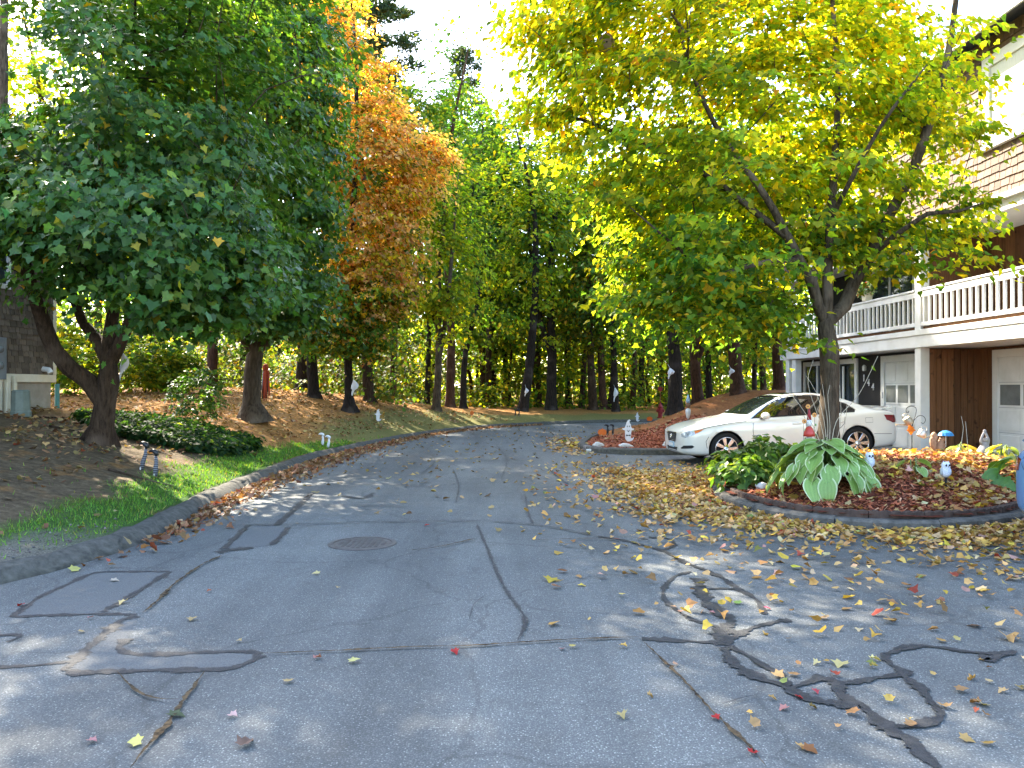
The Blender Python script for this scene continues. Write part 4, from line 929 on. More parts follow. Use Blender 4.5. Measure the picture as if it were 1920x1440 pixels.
def shingles(root, mat, y0, y1, z0, z1, sign, exp, seed, holes=(), focus=(0,0), limit=300, x0=0.0):
    """sign +1: face looks to +x. courses of single shingles; the nearest ones are parts, the rest one field"""
    g = random.Random(seed); W = wedge_mesh(); W.materials.append(mat); items = []
    nrow = int((z1-z0)/exp)
    for r in range(nrow):
        z = z0+r*exp; y = y0-g.random()*.1
        while y < y1:
            w_ = g.uniform(.10, .24); a, b_ = max(y, y0), min(y+w_, y1)
            y += w_
            if b_-a < .03: continue
            if any(a < h[1] and b_ > h[0] and z+exp*.9 > h[2] and z < h[3] for h in holes): continue
            items.append((math.hypot((a+b_)/2-focus[0], z-focus[1]), a+.006, b_-.006, z+g.uniform(-.012, .012), g.uniform(0, .004)))
    items.sort(); rest = MB()
    for k, (d, a, b_, z, o) in enumerate(items):
        if k < limit:
            ob = bpy.data.objects.new('shingle', W); COL.objects.link(ob); ob.parent = root
            ob.location = (x0+sign*(o+.002), a if sign > 0 else b_, z); ob.scale = (1, b_-a, 1)
            if sign < 0: ob.rotation_euler = (0, 0, math.pi)
        else:
            xa, xb = x0, x0+sign*(.030+o)
            rest.add([(xa,a,z),(xb,a,z),(xb,b_,z),(xa,b_,z),(xa,a,z+.2),(x0+sign*.004,a,z+.2),(x0+sign*.004,b_,z+.2),(xa,b_,z+.2)], [(0,3,2,1),(4,5,6,7),(0,1,5,4),(1,2,6,5),(2,3,7,6),(3,0,4,7)])
    if rest.v:
        o = rest.build('shingle_field', mat, root); o['kind'] = 'stuff'
def text_mesh(txt, size, depth, name, mat, parent, loc, rot):
    cu = bpy.data.curves.new(name, 'FONT'); cu.body = txt; cu.size = size; cu.extrude = depth; cu.align_x = 'CENTER'
    tmp = bpy.data.objects.new('tmp', cu); COL.objects.link(tmp); dg = bpy.context.evaluated_depsgraph_get()
    me = bpy.data.meshes.new_from_object(tmp.evaluated_get(dg)); bpy.data.objects.remove(tmp); bpy.data.curves.remove(cu)
    me.materials.clear(); o = link(me, name, mat, parent, loc); o.rotation_euler = rot; return o

HR = empty('townhouse', (8.79, 16.5, 0), R(2.29), 'brown shingled townhouse on the right with white balcony and two white garage doors', 'house')
def hb(name, mat, *b, par=HR, bev=.006): return MB().box(*b).build(name, mat, par, bevel=bev)
GZ = .17
# --- ground floor walls
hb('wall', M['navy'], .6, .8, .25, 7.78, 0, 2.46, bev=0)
wl = hb('wall', M['cedar'], 1.3, 1.5, -7, .04, 0, 2.46, bev=0)
# planks on the return wall that faces the camera, each a board
pw = hb('return_wall', M['navy'], .2, 1.3, .05, .25, 0, 2.46, bev=0)
x = .205; g = random.Random(5)
while x < 1.29:
    w_ = min(g.choice([.125,.135,.14,.15]), 1.295-x)
    MB().box(x+.006, x+w_-.006, .022+g.uniform(-.004,.004), .05, .12, 2.45).build('plank', M['cedar'], pw, bevel=.003); x += w_
for k in range(50):
    y = -6.98+k*.14
    if -3.55 < y < -.33 : continue
    MB().box(1.278, 1.30, y+.003, y+.137, .12, 2.45).build('plank', M['cedar'], wl, bevel=.003)
# --- garage doors
def garage(y0, y1, xw, z0, ztop, par):
    """trim frame flush on wall x=xw, opening y0..y1"""
    fr = MB(); t_ = .16
    fr.box(xw-.05, xw+.02, y0-t_, y0, z0, ztop+t_); fr.box(xw-.05, xw+.02, y1, y1+t_, z0, ztop+t_); fr.box(xw-.05, xw+.02, y0, y1, ztop, ztop+t_)
    f = fr.build('garage_frame', M['white'], par, bevel=.005)
    dr = MB().box(xw-.015, xw+.03, y0+.003, y1-.003, z0+.01, ztop-.003).build('garage_door', M['white'], par)
    n = 4; rows = 4; hw = (y1-y0)/n; hh = (ztop-z0)/rows
    for r in range(rows):
        for k in range(n):
            a = y0+k*hw+.05; b_ = y0+(k+1)*hw-.05; c = z0+r*hh+.05; d = z0+(r+1)*hh-.05
            if r == 2: MB().box(xw-.0215, xw-.0155, a, b_, c, d).build('pane', M['frost'], dr)
            else:
                MB().box(xw-.027, xw-.0155, a, b_, c, d).build('panel', M['white'], dr, bevel=.008)
    for r in range(1, rows):
        MB().box(xw-.018, xw-.0152, y0+.01, y1-.01, z0+r*hh-.004, z0+r*hh+.004).build('section_joint', M['greybox'], dr)
    return dr
garage(.42, 2.56, .6, GZ, 2.24, HR)
garage(-3.35, -.62, 1.3, GZ, 2.24, HR)
MB().box(.545, .56, 2.6, 2.66, 1.35, 1.5).build('keypad', M['greybox'], HR, bevel=.004)
# --- entry: window, storm door
def opening(name, y0, y1, z0, z1, xw, fw, par, pane='pane', mid=None):
    fr = MB(); fr.box(xw-.05, xw+.02, y0, y0+fw, z0, z1); fr.box(xw-.05, xw+.02, y1-fw, y1, z0, z1); fr.box(xw-.05, xw+.02, y0+fw, y1-fw, z1-fw, z1); fr.box(xw-.05, xw+.02, y0+fw, y1-fw, z0, z0+fw)
    if mid: fr.box(xw-.045, xw+.02, mid-.03, mid+.03, z0+fw, z1-fw)
    f = fr.build(name, M['white'], par, bevel=.005)
    MB().box(xw-.012, xw+.01, y0+fw, y1-fw, z0+fw, z1-fw).build('pane', M[pane], f); return f
opening('window', 5.25, 7.35, .2, 2.40, .6, .13, HR, mid=6.4)
sd = opening('storm_door', 3.95, 5.1, GZ, 2.40, .6, .13, HR)
MB().box(.53, .545, 4.06, 4.10, 1.05, 1.2).build('handle', M['black'], sd)
MB().box(.52, .545, 4.62, 4.70, .3, 2.2).build('glazing_bar', M['white'], sd)
ln = MB().lathe([(.03,0),(.05,.02),(.05,.12),(.02,.16)], 10, (.53, 3.5, 2.05)).build('porch_light', M['white'], HR)
for txt, yy, zz in (('1', 3.62, 1.78), ('4', 3.38, 1.66), ('4', 3.16, 1.55)):
    text_mesh(txt, .26, .01, 'house_number', M['white'], HR, (.585, yy, zz), (R(90), 0, R(-90)))
# --- posts, deck, fascia
hb('post', M['white'], 0, .2, 0.02, .24, .1, 5.0)
hb('post', M['white'], 0, .2, 7.1, 7.34, .1, 5.0); hb('corner_board', M['white'], .01, .19, 6.62, 6.9, .1, 2.45)
hb('deck', M['white'], .06, 1.5, -7, 7.7, 2.47, 2.60, bev=0)
fa = hb('fascia', M['white'], -.03, .05, -7, 7.72, 2.48, 2.74); hb('fascia_cap', M['white'], -.055, .055, -7, 7.74, 2.742, 2.86)
hb('joist_shadow_board', M['cedar'], .06, .10, -7, 7.7, 2.865, 2.93, bev=0)
def rail(y0, y1):
    r_ = MB().box(-.02, .12, y0, y1, 3.695, 3.74).box(.0, .05, y0, y1, 3.56, 3.692).build('railing', M['white'], HR, bevel=.006)
    MB().box(.0, .06, y0, y1, 2.94, 3.02).build('bottom_rail', M['white'], r_, bevel=.005)
    n = int((y1-y0)/.19); 
    bm_ = MB().box(.006, .054, -.024, .024, 3.02, 3.56); b0 = None
    for k in range(n):
        yy = y0+(k+.5)*(y1-y0)/n
        if b0 is None: b0 = bm_.build('baluster', M['white'], r_, bevel=.004); b0.location = (0, yy, 0)
        else:
            c = b0.copy(); COL.objects.link(c); c.parent = r_; c.location = (0, yy, 0)
rail(-7, .018); rail(.242, 7.09)
# --- first floor wall behind the balcony
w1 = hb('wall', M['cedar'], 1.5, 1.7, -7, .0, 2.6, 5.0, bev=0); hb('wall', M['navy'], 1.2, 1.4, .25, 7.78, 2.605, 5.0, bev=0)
for k in range(30):
    MB().box(1.478, 1.5, -4.2+k*.14+.003, -4.2+k*.14+.137, 2.62, 4.98).build('plank', M['cedar'], w1, bevel=.003)
hb('return_wall', M['cedar'], .2, 1.5, .06, .22, 2.61, 5.0, bev=0)
opening('balcony_door', -4.7, -1.75, 2.62, 4.75, 1.47, .14, HR, mid=-3.2)
opening('balcony_door', 2.2, 4.6, 2.62, 4.75, 1.19, .12, HR, mid=3.4)
# --- upper storey
up = hb('wall', M['shingle_red'], .02, 8.5, -7, 7.8, 4.98, 8.15, bev=0)
hb('frieze', M['white'], -.06, .02, -7.05, 7.85, 4.80, 5.10); hb('soffit', M['white'], .022, 1.5, -6.98, 7.78, 4.90, 4.975, bev=0); hb('gutter', M['white'], -.15, -.062, -7.05, 7.85, 4.99, 5.09)
HO = [(-3.75,-2.1,6.1,7.75)]
wn = opening('window', -3.75, -2.1, 6.1, 7.75, .0, .2, HR, 'curtain'); MB().box(-.09,.0,-3.85,-2.0,6.02,6.10).build('sill', M['white'], wn, bevel=.006)
opening('window', 2.6, 4.0, 6.1, 7.7, .0, .2, HR, 'curtain')
shingles(up, M['shingle_red'], -4.4, 7.8, 5.1, 8.1, -1, .155, 3, HO+[(2.6,4.0,6.1,7.7)], (-1.9, 6.4), 300, .02)
hb('corner_board', M['white'], -.02, .12, 7.72, 7.86, 5.1, 8.15)
rf = MB().prism([(-.45,8.05),(-.45,8.2),(4.3,10.4),(9,8.2),(9,8.05),(4.3,10.2)], -7.3, 8.1).build('roof', M['roof'], HR)
MB().box(-.5,-.452,-7.3,8.1,8.02,8.22).build('roof_fascia', M['white'], rf)
hb('wall', M['cedar'], 1.51, 8.4, -6.9, 7.75, 0.0, 4.97, bev=0)
# --- flowers and chair on the balcony
def obox(n, cx, cy, z): return HR.matrix_world
HM = Matrix.Translation((8.79,16.5,0)) @ Matrix.Rotation(R(2.29), 4, 'Z')
pl = empty('planter', HM @ Vector((.05, 2.4, 3.74)), R(2.29), 'cream planter of white and red flowers on the balcony rail', 'planter')
MB().lathe([(.10,0),(.12,.02),(.14,.2),(.15,.21),(.15,.23),(.125,.23),(.12,.18)], 4, m=Matrix.Rotation(R(45),3,'Z')).build('pot', M['cream'], pl, bevel=.004)
g = np.random.default_rng(9); C = ball_pts(900, (0,.1,.30), (.2,.36,.2), g); 
link(leaves_mesh('foliage', C, g.normal(size=(900,3)), nrm(g.normal(size=(900,3))+[0,0,1]), g.uniform(.05,.08,900), palette(900, [(5,(.09,.19,.07)),(4,(.55,.62,.55)),(1,(.5,.05,.03))], g), 'dia'), 'foliage', M['leaf_soft'], pl)
ch = empty('patio_chair', HM @ Vector((.75, 1.7, 2.6)), R(60), 'pale blue patio chair behind the balcony rail', 'chair')
M['bluecloth'] = pm('blue_mesh', (.35,.48,.58), (.28,.40,.5), 12, .6)
MB().box(-.24,.24,-.24,.24,.42,.46).build('seat', M['bluecloth'], ch, bevel=.01); MB().box(-.24,.24,.2,.24,.47,.95).build('backrest', M['bluecloth'], ch, bevel=.01)
for sx in (-1,1):
    for sy in (-1,1): MB().tube([(sx*.22,sy*.22,.42),(sx*.24,sy*.26,0)], .014, 6).build('leg', M['black'], ch)

# ------------------------------------------------------------------ the house on the left
LR = empty('shingle_house', (-10.25, 17.2, 0), R(-3), 'weathered grey shingled house at the far left with electric meters and pale foundation', 'house')
lw = MB().box(-7, 0, -11, 0, 1.90, 6.3).build('wall', M['shingle_grey'], LR)
MB().box(-6.98, -.05, -10.98, -.05, .2, 1.73).build('foundation', M['concrete'], LR)
MB().box(-7.02, .035, -11.02, .02, 1.73, 1.90).build('water_table', M['cream'], LR, bevel=.006)
MB().box(-.10, .035, -.08, .025, 1.903, 6.3).build('corner_board', M['cream'], LR, bevel=.005)
rf = MB().prism([(.5,6.2),(.5,6.35),(-3.5,8.6),(-7.5,6.35),(-7.5,6.2),(-3.5,8.4)], -11.4, .45).build('roof', M['roof'], LR)
def lopen(y0, y1, z0, z1):
    fr = MB(); fw = .1
    fr.box(-.01,.05,y0,y0+fw,z0,z1); fr.box(-.01,.05,y1-fw,y1,z0,z1); fr.box(-.01,.05,y0+fw,y1-fw,z1-fw,z1); fr.box(-.01,.05,y0+fw,y1-fw,z0,z0+fw)
    f = fr.build('window', M['white'], LR, bevel=.005); MB().box(-.005,.015,y0+fw,y1-fw,z0+fw,z1-fw).build('pane', M['pane'], f); return f
lopen(-2.6, -1.45, 3.62, 4.9)
shingles(lw, M['shingle_grey'], -4.5, -.085, 1.9, 6.2, 1, .122, 4, [(-2.6,-1.45,3.62,4.9)], (-1.0, 2.9), 300, 0.0)
mtr = MB().box(.03, .16, -2.75, -1.72, 1.78, 2.62).build('meter_box', M['greybox'], LR, bevel=.01)
for yy in (-2.45,-1.98):
    for zz in (2.05, 2.38): MB().lathe([(.085,0),(.085,.03),(.075,.08),(.04,.1)], 14, (.16,yy,zz), Matrix.Rotation(R(90),3,'Y')).build('meter', M['frost'], mtr, smooth=True)
text_mesh('12', .15, .004, 'unit_number', M['black'], mtr, (.168, -2.0, 1.84), (R(90), 0, R(90)))
for yy, wd in ((-1.83,.10),(-1.60,.11),(-2.15,.09)):
    MB().box(.03,.12,yy-wd/2,yy+wd/2,.8,1.79).build('conduit', M['cream'], LR, bevel=.01)
MB().box(.03,.11,-1.42,-1.34,.85,1.86).build('conduit', M['cream'], LR, bevel=.01)
MB().tube([(.02,-.42,2.02),(.16,-.42,2.0),(.2,-.42,1.93)], .06, 10).build('dryer_vent', M['white'], LR)
M['teal'] = pm('teal_pipe', (.06,.22,.20), None, 8, .5)
MB().tube([(.02,.07,.95),(.02,.07,1.7)], .05, 10).build('drain_pipe', M['teal'], LR)
hz = tz(-9.6,15.2)
M['sage'] = pm('sage_enamel', (.17,.20,.17), (.12,.145,.12), 6, .6)
ut = MB().lathe([(.19,0),(.19,.12),(.175,.13),(.165,.5),(.17,.52),(.13,.55)], 8, (0,0,0)).build('utility_pedestal', M['sage'], None, bevel=.01)
ut.location = (-9.75, 15.25, hz-.02); tag(ut, 'sage green utility pedestal standing against the left house wall', 'utility box')

# ================================================================== CARS
def paint(name, col):
    m, t, b = newmat(name); tc = nd(t, 'ShaderNodeTexCoord')
    c = mixc(t, rampf(t, noise(t, tc.outputs['Object'], 2.5, 4), .4, .8), col, tuple(x*.93 for x in col))
    t.links.new(c, b.inputs['Base Color']); b.inputs['Roughness'].default_value = .28; b.inputs['Coat Weight'].default_value = 1.0; b.inputs['Coat Roughness'].default_value = .03
    b.inputs['Specular IOR Level'].default_value = .5; return m
M['pearl'] = paint('pearl_paint', (.66,.64,.585)); M['bluepaint'] = paint('blue_paint', (.10,.20,.36))
M['rubber'] = pm('tyre_rubber', (.014,.014,.015), None, 20, .8, spec=.25)
M['alloy'] = pm('alloy', (.62,.62,.63), (.5,.5,.5), 9, .22, metal=.9)
M['chrome'] = pm('chrome', (.75,.75,.76), None, 3, .08, metal=1.0)
M['carglass'] = pm('car_glass', (.006,.008,.008), None, 2, .015, spec=.9)
M['lamp'] = pm('lamp_glass', (.50,.52,.55), (.18,.19,.20), 22, .06, spec=.8, coat=1)
M['amber'] = pm('amber_lens', (.75,.20,.04), None, 10, .1, coat=1)
M['redlens'] = pm('red_lens', (.20,.006,.010), (.10,.004,.006), 16, .08, coat=1)
M['dark'] = pm('dark_plastic', (.010,.010,.011), None, 20, .6)
ST = [ # x, zb, W, zs, Wt, zt
 (2.31,.30,.52,.655,.40,.70),(2.26,.235,.71,.70,.54,.755),(2.13,.20,.82,.745,.64,.815),(1.93,.185,.875,.79,.69,.87),(1.6,.18,.90,.845,.71,.925),(1.2,.18,.908,.885,.72,.97),
 (.98,.18,.908,.90,.73,1.0),(.80,.18,.908,.905,.71,1.08),(.45,.18,.908,.915,.66,1.26),(.10,.18,.908,.92,.61,1.395),(-.15,.18,.908,.925,.59,1.43),(-.6,.18,.908,.93,.585,1.435),(-1.0,.18,.908,.945,.59,1.385),(-1.4,.18,.908,.965,.605,1.265),
 (-1.75,.185,.90,.98,.64,1.12),(-1.95,.19,.89,.98,.67,1.06),(-2.18,.21,.86,.97,.68,1.045),(-2.30,.24,.82,.935,.65,1.01),(-2.38,.30,.74,.86,.58,.93),(-2.41,.36,.66,.80,.52,.85)]
def car_body():
    rows = []
    for x, zb, W, zs, Wt, zt in ST:
        h = zs-zb
        p = [(0,zb),(.55*W,zb),(.86*W,zb+.005),(.965*W,zb+.06),(.992*W,zb+.2*h),(1.0*W,zb+.48*h),(.997*W,zb+.74*h),(.985*W,zs-.055),(.955*W,zs-.008),(.915*W,zs+.012)]
        a = (.915*W, zs+.012); e = (Wt, zt-.05)
        p += [(a[0]+(e[0]-a[0])*.5+.018, a[1]+(e[1]-a[1])*.5), e, (Wt*.88,zt-.018), (Wt*.5,zt-.003), (0,zt)]
        rows.append([(x, y, z) for y, z in p])
    k = len(rows[0]); V = []; ring = []
    for r in rows:
        rr = r+[(x,-y,z) for x, y, z in r[-2:0:-1]]; ring.append(len(rr)); V += rr
    n = ring[0]; F = []
    for i in range(len(rows)-1):
        for j in range(n): F.append((i*n+j, i*n+(j+1)%n, (i+1)*n+(j+1)%n, (i+1)*n+j))
    for i in (0, len(rows)-1):     # caps as strips
        o = i*n
        for j in range(k-1):
            q = (o+j, o+j+1, o+(n-j-1)%n, o+(n-j)%n); q = tuple(dict.fromkeys(q))
            if len(q) >= 3: F.append(q)
    me = bpy.data.meshes.new('car_body'); me.from_pydata(V, [], F)
    bm = bmesh.new(); bm.from_mesh(me); bmesh.ops.recalc_face_normals(bm, faces=bm.faces); bm.to_mesh(me); bm.free()
    o = bpy.data.objects.new('tmpcar', me); COL.objects.link(o); o.modifiers.new('s', 'SUBSURF').levels = 2
    cut = MB()
    for wx in (1.43, -1.42):
        for sy in (-1, 1):
            cut.lathe([(.375, sy*.60), (.375, sy*1.2)], 40, (wx,0,.335), Matrix.Rotation(R(-90),3,'X'))
    me2 = bpy.data.meshes.new('cut'); me2.from_pydata(cut.v, [], cut.f); bm = bmesh.new(); bm.from_mesh(me2); bmesh.ops.recalc_face_normals(bm, faces=bm.faces); bm.to_mesh(me2); bm.free()
    co = bpy.data.objects.new('tmpcut', me2); COL.objects.link(co)
    dg = bpy.context.evaluated_depsgraph_get(); dg.update()
    bv = BVHTree.FromObject(o, dg)
    b_ = o.modifiers.new('b', 'BOOLEAN'); b_.object = co; b_.operation = 'DIFFERENCE'; b_.solver = 'EXACT'
    dg = bpy.context.evaluated_depsgraph_get(); dg.update()
    res = bpy.data.meshes.new_from_object(o.evaluated_get(dg))
    bpy.data.objects.remove(o); bpy.data.objects.remove(co)
    res.materials.clear()
    for p in res.polygons:
        c = p.center; p.use_smooth = True; p.material_index = 0
        for wx in (1.43, -1.42):
            rr = math.hypot(c.x-wx, c.z-.335)
            if abs(p.normal.y) < .5 and rr < .3765 and abs(c.y) > .58 and abs(rr-.375) < .006: p.material_index = 1; p.use_smooth = False
            if rr < .37 and abs(c.y) < .62 and abs(c.y) > .55 and abs(p.normal.y) > .9: p.material_index = 1; p.use_smooth = False
    return res, bv
def patch_on(bv, poly, org, u, v, ray, name, mat, parent, off=.004, step=.05, smooth=True):
    """outline in a projection plane, laid onto the body surface"""
    u, v, ray, org = Vector(u), Vector(v), Vector(ray).normalized(), Vector(org)
    bm = bmesh.new(); bm.faces.new([bm.verts.new((a, b_, 0)) for a, b_ in poly])
    xs_ = [p[0] for p in poly]; ys_ = [p[1] for p in poly]
    for ax, lo, hi in ((0, min(xs_), max(xs_)), (1, min(ys_), max(ys_))):
        k = lo+step
        while k < hi:
            co = [0,0,0]; no = [0,0,0]; co[ax] = k; no[ax] = 1
            bmesh.ops.bisect_plane(bm, geom=bm.verts[:]+bm.edges[:]+bm.faces[:], plane_co=co, plane_no=no); k += step
    bmesh.ops.triangulate(bm, faces=bm.faces)
    for q in bm.verts:
        p = org+u*q.co.x+v*q.co.y
        hit, nor, i, d = bv.ray_cast(p, ray)
        if hit is None: hit = p+ray*2; 
        q.co = hit-ray*off
    me = bpy.data.meshes.new(name); bm.normal_update(); bm.to_mesh(me); bm.free()
    me.polygons.foreach_set('use_smooth', [smooth]*len(me.polygons)); return link(me, name, mat, parent)
def line_poly(pts, w_):
    pts = [Vector((a, b_)) for a, b_ in pts]; L = []; Rr = []
    for i, p in enumerate(pts):
        d = (pts[min(i+1, len(pts)-1)]-pts[max(0, i-1)]).normalized(); n = Vector((-d.y, d.x)); L.append(tuple(p+n*w_/2)); Rr.append(tuple(p-n*w_/2))
    return L+Rr[::-1]
CARBODY, CARBV = car_body()
def wheel(root, wx, sy):
    wr = empty('wheel', (wx, sy*.80, .335)); wr.parent = root; wr.rotation_euler = (0, 0, 0 if sy > 0 else math.pi)
    A = Matrix.Rotation(R(-90), 3, 'X')   # lathe axis z -> +y
    MB().lathe([(.235,-.10),(.29,-.105),(.325,-.09),(.335,-.05),(.335,.05),(.325,.085),(.29,.10),(.245,.10),(.238,.085)], 40, m=A, cap=False).build('tyre', M['rubber'], wr, smooth=True)
    rim = MB().lathe([(.242,.094),(.236,.098),(.226,.092),(.222,.07),(.215,-.06),(.19,-.08)], 40, m=A, cap=False).build('rim', M['alloy'], wr, smooth=True)
    MB().lathe([(.21,-.03),(.21,-.02)], 30, m=A).build('brake_disc', M['dark'], rim)
    for k in range(7):
        a = 2*math.pi*k/7+.2; rot = Matrix.Rotation(a, 4, 'Y')
        MB().prism([(-.026,.045),(-.043,.225),(.043,.225),(.026,.045)], .055, .085, rot).build('spoke', M['alloy'], rim, bevel=.006)
    MB().lathe([(.06,.05),(.06,.085),(.045,.092),(.0,.094)], 20, m=A).build('hub_cap', M['alloy'], rim, smooth=True)
    return wr
def build_car(loc, rz, pitch, paintm, label, full=True):
    root = empty('parked_car', loc, rz, label, 'car', 'cars parked outside the townhouse'); root.rotation_euler = (0, pitch, rz)
    me = CARBODY.copy(); me.materials.append(M[paintm]); me.materials.append(M['dark'])
    body = link(me, 'body', None, root)
    L = dict(org=(0,3,0), u=(1,0,0), v=(0,0,1), ray=(0,-1,0)); Rr = dict(org=(0,-3,0), u=(1,0,0), v=(0,0,1), ray=(0,1,0))
    F_ = dict(org=(4,0,0), u=(0,1,0), v=(0,0,1), ray=(-1,0,0)); B = dict(org=(-4,0,0), u=(0,1,0), v=(0,0,1), ray=(1,0,0)); T = dict(org=(0,0,3), u=(1,0,0), v=(0,1,0), ray=(0,0,-1))
    def on(side, name, poly, mat, par=root, **k): return patch_on(CARBV, poly, name=name, mat=M[mat] if isinstance(mat, str) else mat, parent=par, **side, **k)
    for S in (L, Rr):
        tr = on(S, 'window_trim', [(.86,.935),(.40,1.225),(.06,1.36),(-.15,1.38),(-.62,1.368),(-1.0,1.29),(-1.30,1.16),(-1.44,1.035),(-1.40,.985),(-.6,.965),(.3,.945)], 'dark', off=.003)
        on(S, 'chrome_strip', line_poly([(.89,.93),(.40,1.238),(.06,1.373),(-.15,1.393),(-.62,1.381),(-1.0,1.303),(-1.31,1.17),(-1.455,1.035)], .018), 'chrome', off=.005, step=.04)
        on(S, 'side_window', [(.76,.965),(.40,1.20),(.06,1.338),(-.15,1.358),(-.21,1.359),(-.26,.98)], 'carglass', off=.006)
        on(S, 'side_window', [(-.30,.98),(-.26,1.359),(-.62,1.347),(-.98,1.27),(-1.10,1.22),(-1.16,1.005)], 'carglass', off=.006)
        on(S, 'quarter_window', [(-1.20,1.005),(-1.14,1.20),(-1.29,1.14),(-1.41,1.035)], 'carglass', off=.006)
        for pl_ in ([(.84,.90),(.86,.70),(.84,.40),(.80,.24)], [(-.28,.95),(-.30,.6),(-.28,.24)], [(-1.17,.98),(-1.12,.75),(-1.02,.66)], [(.98,.885),(1.35,.855),(1.75,.795),(1.95,.755)], [(1.80,.60),(1.86,.50),(1.84,.36)], [(-1.78,.52),(-2.2,.50)]):
            on(S, 'panel_seam', line_poly(pl_, .010), 'dark', off=.002, step=.06)
        on(S, 'side_moulding', line_poly([(.98,.265),(-1.0,.265)], .03), 'dark', off=.006, step=.1); on(S, 'side_moulding', line_poly([(.95,.285),(-.98,.285)], .010), 'chrome', off=.010, step=.1)
        s = 1 if S is L else -1
        for hx in (-.10, -1.0):
            MB().ball((hx, s*.915, .80), (.115,.022,.021), 14, 8).build('door_handle', M[paintm], root, smooth=True)
        mi = MB().ball((.62, s*1.0, .99), (.085,.125,.075), 16, 10).build('mirror', M[paintm], root, smooth=True)
        MB().box(.56,.68, s*.86-.04, s*.86+.06, .93,.965).build('mirror_arm', M['dark'], mi, bevel=.01)
        if full:
            on(S, 'fuel_flap', line_poly([(-1.60,.86),(-1.60,.76),(-1.76,.76),(-1.76,.86),(-1.60,.86)], .006), 'dark', off=.0015, step=.05)
    on(F_, 'windscreen', [(-.68,1.015),(-.61,1.22),(-.53,1.375),(0,1.392),(.53,1.375),(.61,1.22),(.68,1.015),(0,1.02)], 'carglass', off=.006)
    on(B, 'rear_window', [(-.58,1.10),(-.52,1.33),(0,1.345),(.52,1.33),(.58,1.10),(0,1.115)], 'carglass', off=.006)
    on(T, 'sunroof', [(-.02,-.42),(-.02,.42),(-.5,.42),(-.5,-.42)], 'carglass', off=.005, step=.1)
    gr = on(F_, 'grille_frame', [(-.30,.685),(.30,.685),(.33,.65),(.24,.475),(.20,.46),(-.20,.46),(-.24,.475),(-.33,.65)], 'chrome', off=.008)
    on(F_, 'grille', [(-.275,.668),(.275,.668),(.295,.64),(.215,.485),(-.215,.485),(-.295,.64)], 'dark', off=.013)
    for k in range(4): on(F_, 'grille_bar', line_poly([(-.25,.515+k*.035),(.25,.515+k*.035)], .007), 'chrome', gr, off=.016, step=.1)
    em = MB(); ov = [(math.cos(2*math.pi*k/20)*.06, math.sin(2*math.pi*k/20)*.042) for k in range(21)]
    em.tube([(2.325,a,.59+b_) for a, b_ in ov], .006, 6); em.tube([(2.325,-.022,.62),(2.325,.012,.575)], .006, 6); em.tube([(2.325,.012,.575),(2.325,-.04,.57)], .006, 6)
    em.build('emblem', M['chrome'], root)
    on(F_, 'lower_intake', [(-.36,.37),(.36,.37),(.30,.27),(-.30,.27)], 'dark', off=.006)
    pf = MB().box(2.31,2.33,-.16,.16,.36,.47).build('number_plate', M['bluecloth'], root); MB().box(2.331,2.334,-.13,.13,.385,.445).build('plate_text_band', M['white'], pf)
    pr = MB().box(-2.44,-2.425,-.26,.26,.66,.80).build('number_plate', M['white'], root)
    for s in (1, -1):
        D = dict(org=Vector((2.1, s*.7, 0))+Vector((1, s*.9, 0)).normalized()*2, u=Vector((-.9*1, s*1, 0)).normalized(), v=(0,0,1), ray=Vector((-1,-s*.9,0)))
        hl = on(D, 'headlight', [(-.20,.60),(-.21,.665),(-.05,.715),(.18,.755),(.27,.765),(.20,.70),(.08,.63),(-.08,.585)], 'lamp', off=.006, step=.04)
        on(D, 'turn_signal', [(.10,.725),(.19,.748),(.26,.755),(.20,.71),(.12,.66)], 'amber', hl, off=.010, step=.04)
        for cx_ in (-.13, .0): MB().ball(Vector((2.11 - (cx_+.13)*.9, s*(.60+(cx_+.13)*.75), .645)), (.035,.035,.035), 10, 8).build('bulb_projector', M['chrome'], hl, smooth=True)
        D2 = dict(D); on(D2, 'fog_lamp', [(-.24,.37),(-.14,.42),(.06,.43),(.10,.40),(.05,.365),(-.22,.35)], 'dark', off=.006, step=.04)
        D3 = dict(org=Vector((-2.2, s*.75, 0))+Vector((-1, s*.8, 0)).normalized()*2, u=Vector((.8, s*1, 0)).normalized(), v=(0,0,1), ray=Vector((1,-s*.8,0)))
        on(D3, 'tail_light', [(-.20,.74),(-.22,.86),(.0,.895),(.20,.91),(.17,.80),(.05,.735)], 'redlens', off=.006, step=.04)
        MB().tube([(-2.30,s*.45,.24),(-2.44,s*.45,.24)], .045, 12).build('exhaust_tip', M['chrome'], root)
    sp = MB(); 
    sp.prism([(-2.12,1.045),(-2.34,1.07),(-2.36,1.055),(-2.33,1.025),(-2.10,1.03)], -.66, .66).build('spoiler', M[paintm], root, bevel=.006)
    on(B, 'boot_seam', line_poly([(-.62,.98),(-.60,.80),(-.45,.62),(.45,.62),(.60,.80),(.62,.98)], .007), 'dark', off=.002)
    for wx in (1.43, -1.42):
        for s in (1, -1): wheel(root, wx, s)
    return root
fw = Vector((4.44, 15.95)); a = R(5.5); rear = fw+Vector((math.cos(a), math.sin(a)))*2.85
zf, zr = float(roadz(fw.x, fw.y)), float(roadz(rear.x, rear.y))
# root sits midway; local +y is the side facing the camera (wheels at y=.8)
ctr = (fw+rear)/2; side = Vector((-math.sin(a), math.cos(a)))*.8
build_car((ctr.x+side.x, ctr.y+side.y, (zf+zr)/2), math.pi+a, math.atan2(zr-zf, 2.85), 'pearl', 'pearl white sedan parked across the driveway behind the hosta bed')
build_car((7.72, 7.42, 0), 0, 0, 'bluepaint', 'steel blue car cut off by the right edge of the picture', full=False)

